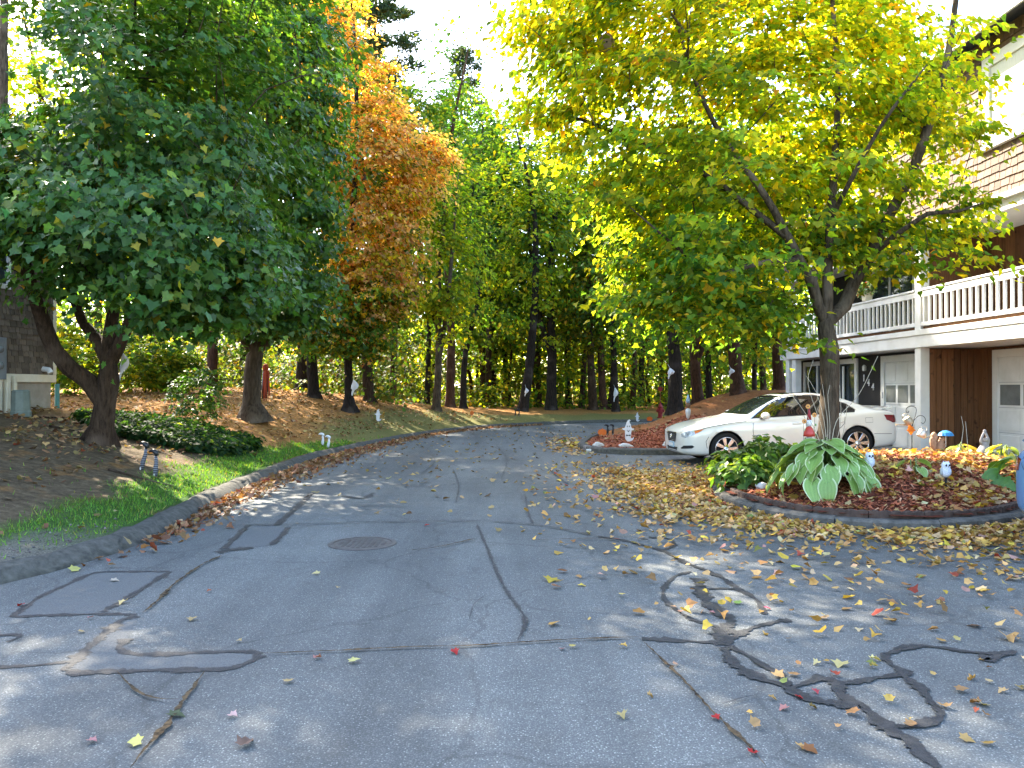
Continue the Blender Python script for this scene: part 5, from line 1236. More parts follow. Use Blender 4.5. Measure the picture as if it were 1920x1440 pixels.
# ================================================================== PLANTS
M['hosta'] = leafmat('hosta_leaf', trans=.28, rough=.38, spec=.4)
M['stalk'] = pm('dry_stalk', (.42,.34,.24), (.30,.24,.17), 12, .8)
def hosta_leaf_mesh(seed, droop, variegated=True, col=(.24,.38,.10), edge=(.64,.68,.44)):
    """heart-shaped ribbed leaf with a petiole, 1 m long blade along +x"""
    g = np.random.default_rng(seed); nu, nv = 15, 11; V = []; cols = []
    cj = g.uniform(.9, 1.1)
    for i in range(nu):
        u = i/(nu-1); wdt = .40*(math.sin(math.pi*min(1, u*.93+.07)**.72)**.85)*(1-.25*u) if u < .999 else .004
        for j in range(nv):
            s = (j/(nv-1)-.5)*2
            wav = .018*math.sin(u*9+seed)*abs(s)**3
            x = u-.10*abs(s)**2*(1-u)**4*2.0; y = s*wdt*1.12
            z = .13*abs(s)**1.6*wdt/.4*(1-.3*u) + .012*math.cos(s*math.pi*5)*(1-u*.6) - droop*u*u + wav
            V.append((x, y, z)); e = abs(s) > .80 or u > .93
            c = np.array(edge if (variegated and e) else col)*cj*(1-.10*math.cos(s*math.pi*5)); cols.append(c)
    F = [(i*nv+j, (i+1)*nv+j, (i+1)*nv+j+1, i*nv+j+1) for i in range(nu-1) for j in range(nv-1)]
    me = np_mesh('leaf', np.array(V), np.array(F), np.array(cols), smooth=True); me.materials.append(M['hosta']); return me
HL = [hosta_leaf_mesh(s, d) for s, d in ((1,.15),(2,.28),(3,.42),(4,.22))]
HG = [hosta_leaf_mesh(s, d, False, (.10,.22,.035)) for s, d in ((5,.25),(6,.5))]
HY = [hosta_leaf_mesh(s, d, False, c) for s, d, c in ((7,.3,(.50,.46,.05)),(8,.5,(.30,.40,.05)),(9,.4,(.60,.45,.12)))]
def hosta(label, loc, n, L, spread, h, meshes, seed, stalks=()):
    g = np.random.default_rng(seed); root = empty('hosta_plant', loc, 0, label, 'plant', 'hosta plants in the near bed')
    for k in range(n):
        t_ = (k+.5)/n; a = k*2.399+g.normal(0, .25); r = spread*(.15+.85*t_**.8); z = h*(1-.95*t_**1.35)+g.normal(0, .02)
        tip0 = Vector((math.cos(a)*r, math.sin(a)*r, max(.06, z)))
        mid_ = Vector((math.cos(a)*r*.35, math.sin(a)*r*.35, max(.05, z)*1.0+.05))
        MB().tube([(math.cos(a)*.03, math.sin(a)*.03, -.02), mid_, tip0], [.008,.007,.006], 5).build('leaf_stalk', M['stem'], root, smooth=True)
        l = bpy.data.objects.new('leaf', meshes[int(g.integers(len(meshes)))]); COL.objects.link(l); l.parent = root
        s = L*g.uniform(.8, 1.2); l.location = tip0; l.scale = (s, s*g.uniform(.9,1.15), s)
        l.rotation_euler = (g.normal(0, .18), R(4)+t_*R(58)+g.normal(0, .12), a+g.normal(0, .25))
    for pts in stalks:
        pl = catmull([tuple(Vector(p)-Vector(loc)) for p in pts], .1)
        MB().tube([tuple(p) for p in pl], list(np.linspace(.0055, .0025, len(pl))), 5).build('flower_stalk', M['stalk'], root, smooth=True)
    return root
M['stem'] = pm('leaf_stem', (.16,.24,.07), (.12,.18,.05), 8, .6)
hx, hy = 4.05, 10.0; h0 = bz(hx, hy)
S = lambda *pp: [tuple(P(px, py, hy)) for px, py in pp]
hosta('large hosta with white-edged green leaves at the foot of the near maple', (hx, hy, h0), 84, .27, .62, .50, HL, 21, [
  S((1550,860),(1540,800),(1515,720),(1525,675)), S((1552,860),(1545,790),(1530,735),(1508,700)), S((1556,860),(1568,790),(1610,740),(1646,668)), S((1548,862),(1552,800),(1545,745),(1542,720)),
  S((1553,860),(1556,800),(1552,740),(1556,722)), S((1558,860),(1575,800),(1576,745),(1574,722)), S((1560,860),(1580,815),(1587,775),(1588,760)), S((1545,862),(1530,810),(1500,760),(1482,738))])
hosta('small straggly hosta with two white-edged leaves on bare mulch', (*P(1713,905,10.2)[:2], bz(*P(1713,905,10.2)[:2])), 4, .17, .22, .22, HL[:2], 22)
hosta('broad-leaved green hosta beside the blue car', (*P(1915,880,10.6)[:2], bz(*P(1925,880,10.6)[:2])), 15, .36, .45, .42, HG, 23)
hosta('yellowing hosta by the post at the back of the near bed', (*P(1800,840,13.6)[:2], bz(*P(1800,840,13.6)[:2])), 13, .2, .28, .24, HY, 24, [S((1800,845),(1806,800),(1802,780)), S((1815,850),(1812,810),(1810,790))])
hosta('pale yellow-green hosta right of the grey statue', (*P(1882,852,12.6)[:2], bz(*P(1882,852,12.6)[:2])), 15, .2, .3, .22, HY[:2], 25)
def leafy(label, name, loc, n, r, h, lsize, pal, seed, cat, templ='mid', group=None, mat='leaf', up=.8, kind=None):
    """a bushy plant of many leaves with stems"""
    g = np.random.default_rng(seed); root = empty(name, loc, 0, label, cat, group)
    k = max(6, n//14); cen = ball_pts(k, (0,0,h*.52), (r[0], r[1], h*.5), g, 2.2); cen[:, 2] = np.maximum(cen[:, 2], .05)
    s = Skel(); s.limb([(0,0,-.03),(0,0,h*.25)], [.014,.01], -1, .1); s.grow(cen, g, seg=.12, rtip=.0025, first=0); s.mesh('stems', M['bark'], root, 5, 0, g)
    C, tip, nor, ci = spray(cen, (0,0,0), n/k, lsize*1.1, .5, g, .2, up)
    link(leaves_mesh('foliage', C, tip, nor, lsize*np.exp(g.normal(0,.2,len(C))), palette(len(C), pal, g), templ, g=g), 'foliage', M[mat], root); return root
BG = [(5,(.070,.145,.026)),(4,(.10,.19,.035)),(1,(.17,.22,.04))]
for i, (px, py, Yd, w_, h_, lab) in enumerate([(1400,905,11.1,.40,.42,'bright green heart-leaved clump at the left tip of the near bed'),(1440,880,12.0,.42,.50,'bright green leafy clump between the white car and the hosta'),(1385,888,12.3,.34,.40,'low bright green clump behind the left tip of the near bed')]):
    p = P(px, py, Yd); leafy(lab, 'leafy_plant', (p.x, p.y, bz(p.x, p.y)-.01), 420, (w_, w_), h_, .12, BG, 40+i, 'plant', 'mid', 'leafy plants in the near bed')
p = P(370, 745, 17.5); leafy('dark small bush below the bank between the two green maples', 'shrub', (p.x, p.y, tz(p.x, p.y)-.03), 1500, (.62,.6), 1.45, .09, DKGREEN, 50, 'shrub', 'dia', 'shrubs on the left bank')
for i, (px, Yd, w_, h_) in enumerate([(140,22,1.1,2.2),(255,24,1.3,1.9),(320,25,1.0,1.5)]):
    x = (px-960)/1440*Yd; leafy(['sunlit yellow-green bush left of the low-forking trunk','loose bush showing right of the low-forking trunk','yellow-green bush on the crest behind the small dark bush'][i], 'shrub', (x, Yd, tz(x, Yd)-.05), 2600, (w_, w_), h_, .14, YGREEN+MIDGREEN, 55+i, 'shrub', 'dia', 'shrubs on the left bank', 'leaf_soft')
# pachysandra bed on the left bank
g = np.random.default_rng(61); n = 5200
cx = g.uniform(-8.4, -5.4, n); cy = g.uniform(13.6, 17.2, n); e = ((cx+6.75)/1.6)**2+((cy-15.3)/1.55)**2+.35*fbm(cx*2, cy*2); kk = e < .95; cx, cy = cx[kk], cy[kk]; n = len(cx)
cen = np.stack([cx, cy, terrain(cx, cy)+g.uniform(.05,.24,n)], 1); C, tip, nor, ci = spray(cen, (-6.75,15.3,-1), 4, .09, .4, g, .2, 1.0)
o = link(leaves_mesh('ground_cover', C, tip, nor, .10*np.exp(g.normal(0,.2,len(C))), palette(len(C), [(5,(.022,.062,.022)),(3,(.035,.085,.022)),(1,(.10,.15,.02))], g), 'dia', g=g), 'ground_cover', M['leaf_soft'])
tag(o, 'dark green leafy ground cover on the bank behind the low-forking maple', 'ground cover', kind='stuff')
# grass
n = 110000; sx = rng.uniform(-8.5, -2.0, n); sy = rng.uniform(4.8, 24, n); zz, dl, arc, di = terrain(sx, sy, True)
gwv = np.interp(arc, [aa[0]-2, aa[0], aa[1], aa[2], aa[3]], [0.4, 0.8, 1.0, 0.8, 0.0])
dens = np.where(dl > .33, 1-sstep(-.25, .30, dl-gwv-.25*fbm(sx, sy, 2.2)-.2), 0)*(1-.97*(1-sstep(aa[0], aa[0]+2.0, arc))*(1-sstep(.55,.9,dl-.25*fbm(sx, sy, 2.2))))
kk = rng.random(n) < dens*.95+.012*(dl > .4)*(sy < 17); sx, sy, zz = sx[kk], sy[kk], zz[kk]; n = len(sx)
hgt = rng.uniform(.025, .065, n)*(1+.25*fbm(sx, sy, 3)); a = rng.random(n)*2*np.pi; wd = rng.uniform(.004, .008, n)*(1+np.maximum(0, sy-9)*.12); ln = rng.normal(0, .4, (n, 2))
B0 = np.stack([sx, sy, zz-.004], 1); dx = np.stack([np.cos(a), np.sin(a), 0*a], 1)*wd[:, None]; tp = B0+np.stack([ln[:, 0]*hgt, ln[:, 1]*hgt, hgt], 1)
V = np.stack([B0-dx, B0+dx, tp], 1).reshape(-1, 3); F = np.arange(3*n).reshape(-1, 3)
pal = palette(n, [(6,(.085,.20,.024)),(3,(.12,.25,.032)),(1,(.24,.24,.06))], rng)
o = link(np_mesh('grass', V, F, np.repeat(pal, 3, 0)), 'grass', M['blade']); tag(o, 'short green lawn strip along the left kerb', 'grass', kind='stuff')

# ================================================================== FALLEN LEAVES
TAN = [(5,(.28,.19,.085)),(4,(.34,.24,.11)),(3,(.20,.12,.05)),(1.5,(.38,.28,.11)),(1.2,(.13,.07,.03))]
GOLD = [(3,(.45,.265,.07)),(5,(.42,.25,.10)),(1.5,(.52,.34,.05)),(2,(.26,.135,.05)),(3,(.47,.33,.17)),(.4,(.30,.06,.035)),(.4,(.36,.19,.15)),(.25,(.20,.22,.06))]
RUST = [(4,(.21,.105,.055)),(4,(.27,.15,.08)),(2,(.15,.065,.035)),(2,(.32,.21,.12)),(.4,(.30,.07,.04))]
def lay(name, label, pts, zf, size, pal, cupsd, templ='maple', lift=.012, tilt=.3, parent=None, mat='dryleaf', kind='stuff'):
    n = len(pts); z = zf(pts[:, 0], pts[:, 1]); C = np.stack([pts[:, 0], pts[:, 1], z+rng.uniform(.004, lift, n)], 1)
    a = rng.random(n)*2*np.pi; tip = np.stack([np.cos(a), np.sin(a), rng.normal(0, .12, n)], 1); nor = np.stack([rng.normal(0, tilt, n), rng.normal(0, tilt, n), np.where(rng.random(n) < .8, 1.0, -1.0)], 1)
    sz = size*np.exp(np.clip(rng.normal(0, .28, n), -.6, .35)); cup = rng.normal(.5, cupsd, n)
    tl = np.linalg.norm(nrm(nor)[:, :2], axis=1); C[:, 2] += tl*sz*.35
    o = link(leaves_mesh(name, C, tip, nor, sz, palette(n, pal, rng, .25), templ, cup), name, M[mat], parent); tag(o, label, 'leaves', kind=kind); return o
def band(n, fx, fy, dens):
    x = fx(n); y = fy(n); k = rng.random(n) < dens(x, y); return np.stack([x[k], y[k]], 1)
# drift in front of the near bed and between it and the white car
def d_right(x, y):
    d, _, _ = polydist(BED, x, y, True); ins = inside(BED, x, y); d = np.where(ins, 9, d)
    front = np.exp(-(d/.75)**1.4)*(.55+.6*(fbm(x, y, 1.7) > -.25))
    left = 1.3*sstep(.9, 2.4, x)*(1-sstep(13.8, 15.6, y))*sstep(8.2, 10.5, y)*(.35+.5*(fbm(x*1.3, y*1.3, 1.5) > 0))
    spread = .22*np.exp(-d/1.3)*(.4+.6*(fbm(x, y, 2.3) > .1)) + .022*sstep(.2, 2.2, x)
    right = .34*sstep(3.2, 5.5, x)*sstep(4.2, 6.4, y)*(1-sstep(8.4, 8.9, y))*(.35+.65*(fbm(x, y, 2.0) > -.1))
    out = np.where(ins, 0, np.clip(np.maximum.reduce([front, left*.75, spread, right]), 0, 1))
    dl_, sd_, _ = polydist(KL, x, y); di_ = inside(ISL_POLY, x, y)
    return np.where((sd_ > 0) | di_ | (x > 8.6), 0, out)
pr_ = band(88000, lambda n: rng.uniform(.2, 8.6, n), lambda n: rng.uniform(3.4, 16.5, n), d_right)
NEAR = pr_[np.argsort(pr_[:, 1])][:260]; pr_ = pr_[np.argsort(pr_[:, 1])][260:]
lay('leaf_drift', 'drift of tan and gold maple leaves on the asphalt round the near bed', pr_, roadz, .066, GOLD, 1.1, 'mid', lift=.035, tilt=.38)
pb = band(9000, lambda n: rng.uniform(3, 9.2, n), lambda n: rng.uniform(8.8, 14.5, n), lambda x, y: np.where(inside(BED, x, y) & (polydist(BED, x, y, True)[0] > .2), .30+.55*(fbm(x, y, 1.6) > .05)*sstep(3.8, 5.5, x), 0))
lay('leaf_drift', 'scattered gold leaves lying on the near red mulch bed', pb, bedz, .078, GOLD, .9, lift=.04, tilt=.4)
# gutter along the left kerb
gi = np.argmin(np.hypot(KL[:, 0]+4.0, KL[:, 1]-6.6)); ge = np.argmin(np.hypot(KL[:, 0]-2, KL[:, 1]-34)); gp = catmull(KL[gi:ge], .1)
tn = nrm(np.gradient(gp, axis=0)); nr = np.stack([tn[:, 1], -tn[:, 0]], 1); n = 8200
u = rng.random(n); k = (u**.85*(len(gp)-1)).astype(int); amt = np.abs(rng.normal(0, .19, n))*(1+.9*np.exp(-((gp[k, 1]-18)/5)**2))+.04
keep = rng.random(n) < np.interp(gp[k, 1], [6.3, 8.4, 9.5, 18, 25, 34], [.06, .30, .65, .85, .45, .2])
lay('leaf_drift', 'rust-brown leaves heaped in the gutter along the left kerb', (gp[k]+nr[k]*amt[:, None])[keep], roadz, .070, RUST, 1.1, 'mid', lift=.04, tilt=.5)
# loose leaves further up the road
def d_road(x, y):
    dl_, sd_, _ = polydist(KL, x, y); return np.where((sd_ > 0) | inside(ISL_POLY, x, y) | inside(BED, x, y), 0, .25+.5*sstep(9, 20, y)*(1-sstep(26, 33, y)))
lay('road_leaves', 'loose pale leaves dotted over the far half of the road', band(1500, lambda n: rng.uniform(-4.3, 3.2, n), lambda n: rng.uniform(8.5, 35, n), d_road), roadz, .075, TAN, .8, 'mid')
lay('road_leaves', 'litter of gold leaves at the tip of the mulch mound kerb', band(500, lambda n: rng.normal(1.6, .35, n), lambda n: rng.normal(21.5, 1.8, n), lambda x, y: np.where(inside(ISL_POLY, x, y), 0, .8)), roadz, .10, GOLD, .8, 'mid')
# bank litter
def d_bank(x, y):
    z_, dl_, ar_, di_ = terrain(x, y, True); gwq = np.interp(ar_, [aa[0]-2, aa[0], aa[1], aa[2], aa[3]], [0.9, 1.3, 1.25, 0.95, 0.4])
    return np.where(dl_ < .4, 0, np.where(dl_ < gwq+.3, .035, .25+.6*(fbm(x, y, 1.3) > -.2))*(1-.35*(y < 12)))
lay('leaf_litter', 'tan fallen leaves strewn over the left bank', band(22000, lambda n: rng.uniform(-13, 1, n), lambda n: rng.uniform(5, 34, n), d_bank), terrain, .078, RUST+TAN, .9, 'mid', lift=.03, tilt=.4)
lay('leaf_litter', 'pale leaf specks on the mulch mound behind the white car', band(900, lambda n: rng.uniform(1.9, 10, n), lambda n: rng.uniform(18.5, 30, n), lambda x, y: np.where(inside(ISL_POLY, x, y), .5, 0)), terrain, .09, TAN, .7, 'mid')
# single leaves one can point at
def one_leaf(px, py, size, col, label, cup=.8, ang=None, tilt=.15, pts=None, group='single fallen leaves on the asphalt'):
    size *= .8; g = rng; p = G(px, py) if pts is None else Vector((pts[0], pts[1], 0)); a = g.random()*6.28 if ang is None else ang
    C = np.array([[0,0,.012+abs(tilt)*size*.4]]); me = leaves_mesh('fallen_leaf', C, np.array([[math.cos(a), math.sin(a), g.normal(0,.1)]]), np.array([[g.normal(0,tilt), g.normal(0,tilt), 1.0]]), np.array([size]), np.array([col])*.62, 'maple', np.array([cup]))
    o = link(me, 'fallen_leaf', M['dryleaf'], None, (p.x, p.y, float(roadz(p.x, p.y)))); tag(o, label, 'leaf', group); return o
RED, PINK, YEL, TANC, BRN, GRN = (.50,.035,.035), (.55,.26,.27), (.62,.52,.13), (.52,.38,.18), (.20,.095,.055), (.30,.42,.12)
for px, py, s, c, lab, cup in [
 (318,1342,.105,(.10,.13,.07),'dull green maple leaf lying across the long crack',.8),(267,1394,.085,(.68,.62,.20),'pale yellow leaf beside the crack at the bottom left',.7),(452,1404,.10,(.20,.13,.11),'curled dark brown leaf at the bottom left of the road',2.2),(168,1391,.06,PINK,'small pink leaf at the bottom left edge',1.2),
 (432,1343,.07,(.62,.42,.42),'pale pink leaf right of the dull green maple leaf',1.2),(540,1282,.07,TANC,'tan leaf below the tar loop in the left foreground',1.0),(592,1238,.075,(.50,.22,.20),'curled pink-brown leaf near the cross crack',2.2),(655,1243,.09,(.66,.60,.24),'pale yellow leaf under the cross crack',.5),
 (851,1221,.085,RED,'bright red leaf on the cross crack at mid road',.9),(1053,1220,.065,(.55,.15,.17),'small pinkish red leaf on the cross crack beside a yellow one',1.0),(1071,1216,.07,(.60,.48,.16),'yellow leaf on the cross crack beside a red one',.9),(1035,1087,.15,(.58,.42,.06),'gold leaf lying alone in the middle of the road',.9),
 (1408,1416,.075,RED,'red leaf on the long right-hand crack near the bottom',.8),(1505,1403,.085,(.33,.14,.055),'russet brown leaf at the bottom right of the road',.9),(1490,1308,.065,RED,'red leaf below the tar knot',1.0),(1525,1296,.065,(.55,.08,.10),'crimson leaf resting on the tar knot',1.0),
 (1475,1329,.07,(.55,.25,.22),'blurred pink leaf below the red leaves of the tar knot',1.4),(1338,1345,.06,RED,'small red leaf on the long right-hand crack',.9),(1347,1131,.075,GRN,'small light green leaf inside the tar loop',.6),(1388,1134,.085,(.36,.50,.12),'larger light green leaf inside the tar loop',.6),
 (363,1161,.08,TANC,'tan leaf above the sun flecks on the left',1.0),(236,1129,.11,(.58,.47,.22),'pale tan leaf at the corner of the tar rectangle',1.2),(45,1136,.07,RED,'red leaf by the tar rectangle at the left edge',1.5),(209,1090,.08,(.60,.50,.40),'pale leaf inside the tar rectangle',1.0),
 (133,1072,.11,(.60,.56,.18),'yellow maple leaf at the foot of the left kerb',.9),(600,1077,.09,(.66,.55,.25),'pale yellow leaf left of mid road',.9),(635,1103,.06,TANC,'small tan leaf left of mid road',.9),(805,986,.08,RED,'red leaf beyond the manhole cover',.9),
 (174,1160,.06,PINK,'small pink leaf below the tar rectangle',1.2),(150,1187,.05,TANC,'small tan leaf left of the tar strip',1.0),(397,1109,.05,(.40,.12,.06),'small russet leaf left of mid road',1.4),(447,1203,.05,TANC,'small tan leaf right of the sun flecks',1.0),
 (1275,1150,.055,(.50,.26,.18),'small rosy leaf left of the tar arc',1.0),(1262,1248,.05,(.50,.30,.20),'small curled leaf on the right-hand crack top',1.4),(1330,1150,.06,PINK,'pink leaf on the tar ribbon',1.0),(1432,1142,.07,(.60,.12,.20),'magenta leaf at the end of the tar arc',1.0),
 (1700,1365,.09,(.48,.27,.12),'tan-orange leaf by the tar fork at lower right',1.2),(1772,1330,.085,(.50,.30,.13),'curled tan leaf at lower right',1.8),(1835,1322,.08,(.42,.22,.10),'standing brown leaf at the right edge foreground',2.4),(1578,1245,.11,(.62,.52,.22),'pale tan leaf clump right of the tar knot',1.2)]:
    one_leaf(px, py, s, c, lab, cup)
cols = palette(len(NEAR), GOLD, rng)*1.4
for (x, y), c in zip(NEAR, cols): one_leaf(0, 0, .064*math.exp(min(.3, rng.normal(0, .25))), tuple(c), ('gold' if c[0] > .42 and c[1] > .3 else 'red' if c[0] > 3*c[1] else 'tan' if c[0] > .3 else 'brown')+' maple leaf among the loose scatter on the asphalt at lower right', abs(rng.normal(1.2, .9)), None, .25, (x, y), 'loose leaves scattered over the right of the road')

# ================================================================== ROAD IRONWORK, ROCKS, HYDRANT
mp = G(680, 1019); mh = empty('manhole_cover', (mp.x, mp.y, 0), 0, 'round cast iron manhole cover set in the road', 'manhole cover')
MB().lathe([(.30,.004),(.30,.009),(.345,.009),(.352,.003)], 48, cap=False).build('frame_ring', M['iron'], mh)
cv = MB().lathe([(.292,.003),(.292,.007),(0.001,.0075)], 48, cap=False).build('cover', M['iron'], mh)
for i in range(-4, 5):
    for j in range(-4, 5):
        if math.hypot(i, j) < 4.4: MB().box(i*.055-.018, i*.055+.018, j*.055-.018, j*.055+.018, .007, .0125).build('grip_stud', M['iron'], cv)
def rock(label, px, py, z, size, mat, seed):
    p = G(px, py, z); g = np.random.default_rng(seed); mb = MB().ball((0,0,0), 1, 18, 12); V = np.array(mb.v)
    ph = g.random(6)*6; V = V*(1+.16*np.sin(V[:, [0]]*3+ph[0])*np.cos(V[:, [1]]*2.7+ph[1])+.10*np.sin(V[:, [2]]*5+V[:, [0]]*4+ph[2])+.03*np.sin(V[:, [1]]*11+ph[3]))*np.array(size)
    mb.v = [tuple(q) for q in V]; o = mb.build('rock', M[mat], None, smooth=True); o.location = (p.x, p.y, gz(p.x, p.y)[0]+size[2]*.45); o.rotation_euler = (0,0,g.normal(0,.3)); tag(o, label, 'rock', 'rocks edging the mulch'); return o
rock('dark brown and grey rock at the tip of the mulch mound', 1103, 836, .13, (.15,.12,.10), 'rock_dark', 1)
rock('pale pointed rock beside the dark rock at the tip of the mound', 1122, 836, .13, (.14,.10,.09), 'rock', 2)
rock('long flat pale rock below the bow-tie ghost', 1173, 838, .13, (.20,.10,.07), 'rock', 3)
rock('round white rock by the car bumper', 1254, 838, .13, (.16,.11,.085), 'rock', 4)
rock('small white stone on the near mulch bed left of the hosta', 1428, 918, .2, (.085,.06,.055), 'rock', 5)
p = G(1104, 838, .12); o = MB().prism([(-.02,0),(.2,.045),(.2,.09),(-.02,.07)], -.05, .05).build('spotlight', M['white'], None, bevel=.006); o.location = (p.x-.05, p.y-.1, gz(p.x, p.y)[0]); tag(o, 'white wedge-shaped ground spotlight between the rocks at the mound tip', 'light')
def hydrant(px, Y):
    x = (px-960)/1440*Y; r = empty('fire_hydrant', (x, Y, tz(x, Y)-.01), 0, 'dark red fire hydrant on the far verge beside the mulch mound', 'hydrant')
    MB().lathe([(.17,0),(.17,.05),(.11,.06),(.11,.42),(.15,.43),(.15,.47),(.12,.48)], 20).build('barrel', M['red'], r, smooth=False)
    b_ = MB().lathe([(.125,.48),(.12,.56),(.09,.64),(.04,.68),(.035,.74),(0.001,.74)], 20).build('bonnet', M['red'], r, smooth=True)
    for s in (-1,1): MB().lathe([(.06,0),(.06,.12),(.075,.13),(.075,.18),(.03,.2)], 14, (0,0,.36), Matrix.Rotation(R(90*s),3,'Y')).build('hose_cap', M['red'], r)
    MB().lathe([(.08,0),(.08,.1),(.095,.11),(.095,.16),(.03,.18)], 14, (0,0,.30), Matrix.Rotation(R(90),3,'X')).build('pumper_cap', M['red'], r)
    return r
hydrant(1238, 37.7)
x = (1238-960)/1440*38.2; o = empty('hydrant_marker', (x, 38.2, tz(x, 38.2)), 0, 'thin pole with a round red disc above the hydrant', 'marker')
MB().tube([(0,0,0),(0,0,1.35)], .012, 6).build('pole', M['red'], o); MB().lathe([(.11,-.01),(.12,0),(.11,.01)], 20, (0,0,1.38), Matrix.Rotation(R(90),3,'X')).build('disc', M['red'], o)

# ================================================================== HALLOWEEN AND GARDEN ORNAMENTS
M['cloth'] = pm('white_cloth', (.74,.74,.76), (.62,.62,.66), 9, .8)
def stripes():
    m, t, b = newmat('striped_stocking'); tc = nd(t, 'ShaderNodeTexCoord'); sp_ = nd(t, 'ShaderNodeSeparateXYZ'); t.links.new(tc.outputs['Object'], sp_.inputs[0])
    w_ = nd(t, 'ShaderNodeMath', operation='MULTIPLY'); w_.inputs[1].default_value = 230; t.links.new(sp_.outputs['Z'], w_.inputs[0]); s_ = nd(t, 'ShaderNodeMath', operation='SINE'); t.links.new(w_.outputs[0], s_.inputs[0])
    t.links.new(mixc(t, rampf(t, s_.outputs[0], .25, .45), (.012,.012,.016), (.20,.20,.23)), b.inputs['Base Color']); b.inputs['Roughness'].default_value = .7; return m
M['stripes'] = stripes()
def witch_leg(px, py, Y, h, label, leg='stripes', shoe='black', flip=1, lean=0):
    x = (px-960)/1440*Y; r = empty('witch_leg_stake', (x, Y, gz(x, Y)[0]-.01), 0, label, 'decoration', 'witch-leg lawn stakes')
    MB().tube([(0,0,0),(lean*.3*h,0,h*.3),(lean*.7*h+.012,0,h*.55),(lean*h,0,h*.80)], [.026,.036,.026,.022], 12).build('leg', M[leg], r, smooth=True)
    t_ = lean*h; s = MB(); s.tube([(t_+.02*flip,0,h*.79),(t_+.01*flip,0,h*.90),(t_-.02*flip,0,h*.965),(t_-.055*flip,0,h*.985),(t_-.09*flip,0,h*.94),(t_-.10*flip,0,h*.90)], [.028,.036,.034,.026,.012,.005], 10)
    s.build('shoe', M[shoe], r, smooth=True); MB().box(t_+.02*min(0,flip)*0+flip*.02-.01, t_+flip*.02+.012, -.012, .012, h*.9, h*1.0).build('heel', M[shoe], r)
    MB().box(-.008,.006,-.045,-.03,0,.05).build('stake_tag', M['white'], r); return r
witch_leg(266, 918, 11.6, .42, 'black striped witch leg stake leaning right at the grass edge, left of the pair', lean=.15)
witch_leg(292, 922, 11.4, .40, 'upright black striped witch leg stake at the grass edge, right of the pair')
witch_leg(605, 828, 19.3, .30, 'thin white witch leg stake on the bank, left of the white pair', 'cloth', 'cloth')
witch_leg(615, 832, 19.1, .30, 'thick white witch leg stake on the bank, right of the white pair', 'cloth', 'cloth', lean=.08)
witch_leg(966, 792, 35.5, .34, 'small black witch leg stake on the far verge, left of the pair', 'black')
witch_leg(973, 792, 35.5, .34, 'small black witch leg stake on the far verge, right of the pair', 'black')
witch_leg(1139, 808, 24.5, .34, 'black witch leg stake on the mound next to the large orange pumpkin', 'black')
witch_leg(1149, 808, 24.3, .34, 'black witch leg stake on the mound next to the bow-tie ghost', 'black')
def sign(name, label, px, Y, outline, sc, mat, zoff=.12, cat='sign', extra=None, rz=0, group='Halloween yard signs'):
    x = (px-960)/1440*Y; r = empty(name, (x, Y, gz(x, Y)[0]-.01), rz, label, cat, group)
    MB().prism([(a*sc, b_*sc+zoff) for a, b_ in outline], -.006, .006).build('board', M[mat], r)
    for sx in (-.12, .12): MB().tube([(sx*sc,.009,-.04),(sx*sc,.009,zoff+.3*sc)], .004, 5).build('stake', M['iron'], r)
    if extra: extra(r, sc, zoff)
    return r
GHOST = [(-.05,0),(.10,.0),(.22,.06),(.30,.16),(.30,.24),(.22,.17),(.13,.18),(.15,.35),(.17,.60),(.28,.62),(.32,.70),(.22,.70),(.16,.78),(.12,.95),(.05,1.06),(.10,1.13),(.13,1.12),(.08,1.2),(-.02,1.16),(-.10,1.02),(-.16,.82),(-.22,.72),(-.32,.74),(-.30,.64),(-.18,.60),(-.18,.35),(-.16,.12)]
def face(r, sc, z0):
    for sx in (-.06,.05): MB().ball((sx*sc,-.008,z0+.82*sc), (.024*sc,.006,.05*sc), 10, 8).build('eye', M['black'], r)
    MB().prism([(-.10*sc,z0+.64*sc),(0,z0+.57*sc),(.10*sc,z0+.64*sc),(.0,z0+.50*sc)], -.012, -.007).build('mouth', M['black'], r)
    MB().prism([(-.12*sc,z0+.28*sc),(-.12*sc,z0+.38*sc),(0,z0+.345*sc),(.12*sc,z0+.38*sc),(.12*sc,z0+.28*sc),(0,z0+.315*sc)], -.013, -.007).build('bow_tie', M['black'], r)
sign('ghost_sign', 'white ghost yard sign with smiling face and black bow tie on the mound', 1178, 20.2, GHOST, .48, 'cloth', .06, extra=face)
sign('ghost_sign', 'plain white ghost yard sign seen from behind on the left bank', 709, 25.5, GHOST, .34, 'cloth', .08)
PUMP = [(-.2,0),(.2,0),(.38,.08),(.46,.3),(.40,.52),(.2,.62),(.08,.6),(.10,.72),(.02,.74),(-.02,.62),(-.2,.62),(-.40,.52),(-.46,.3),(-.38,.08)]
sign('pumpkin_sign', 'large orange pumpkin cut-out at the back edge of the mulch mound', 1129, 24.2, PUMP, .30, 'orange', .03)
sign('pumpkin_sign', 'orange pumpkin cut-out just left of the hydrant', 1218, 31.0, PUMP, .26, 'orange', .10)
sign('pumpkin_sign', 'small orange pumpkin cut-out alone on the left verge', 885, 33.0, [(-.2,0),(.2,0),(.3,.1),(.3,.5),(.1,.55),(.06,.7),(-.06,.7),(-.1,.55),(-.3,.5),(-.3,.1)], .26, 'orange', .06)
sign('ghost_sign', 'small white and grey ghost sign on the far verge behind the bow-tie ghost', 1195, 36.3, GHOST, .36, 'cloth', .04)
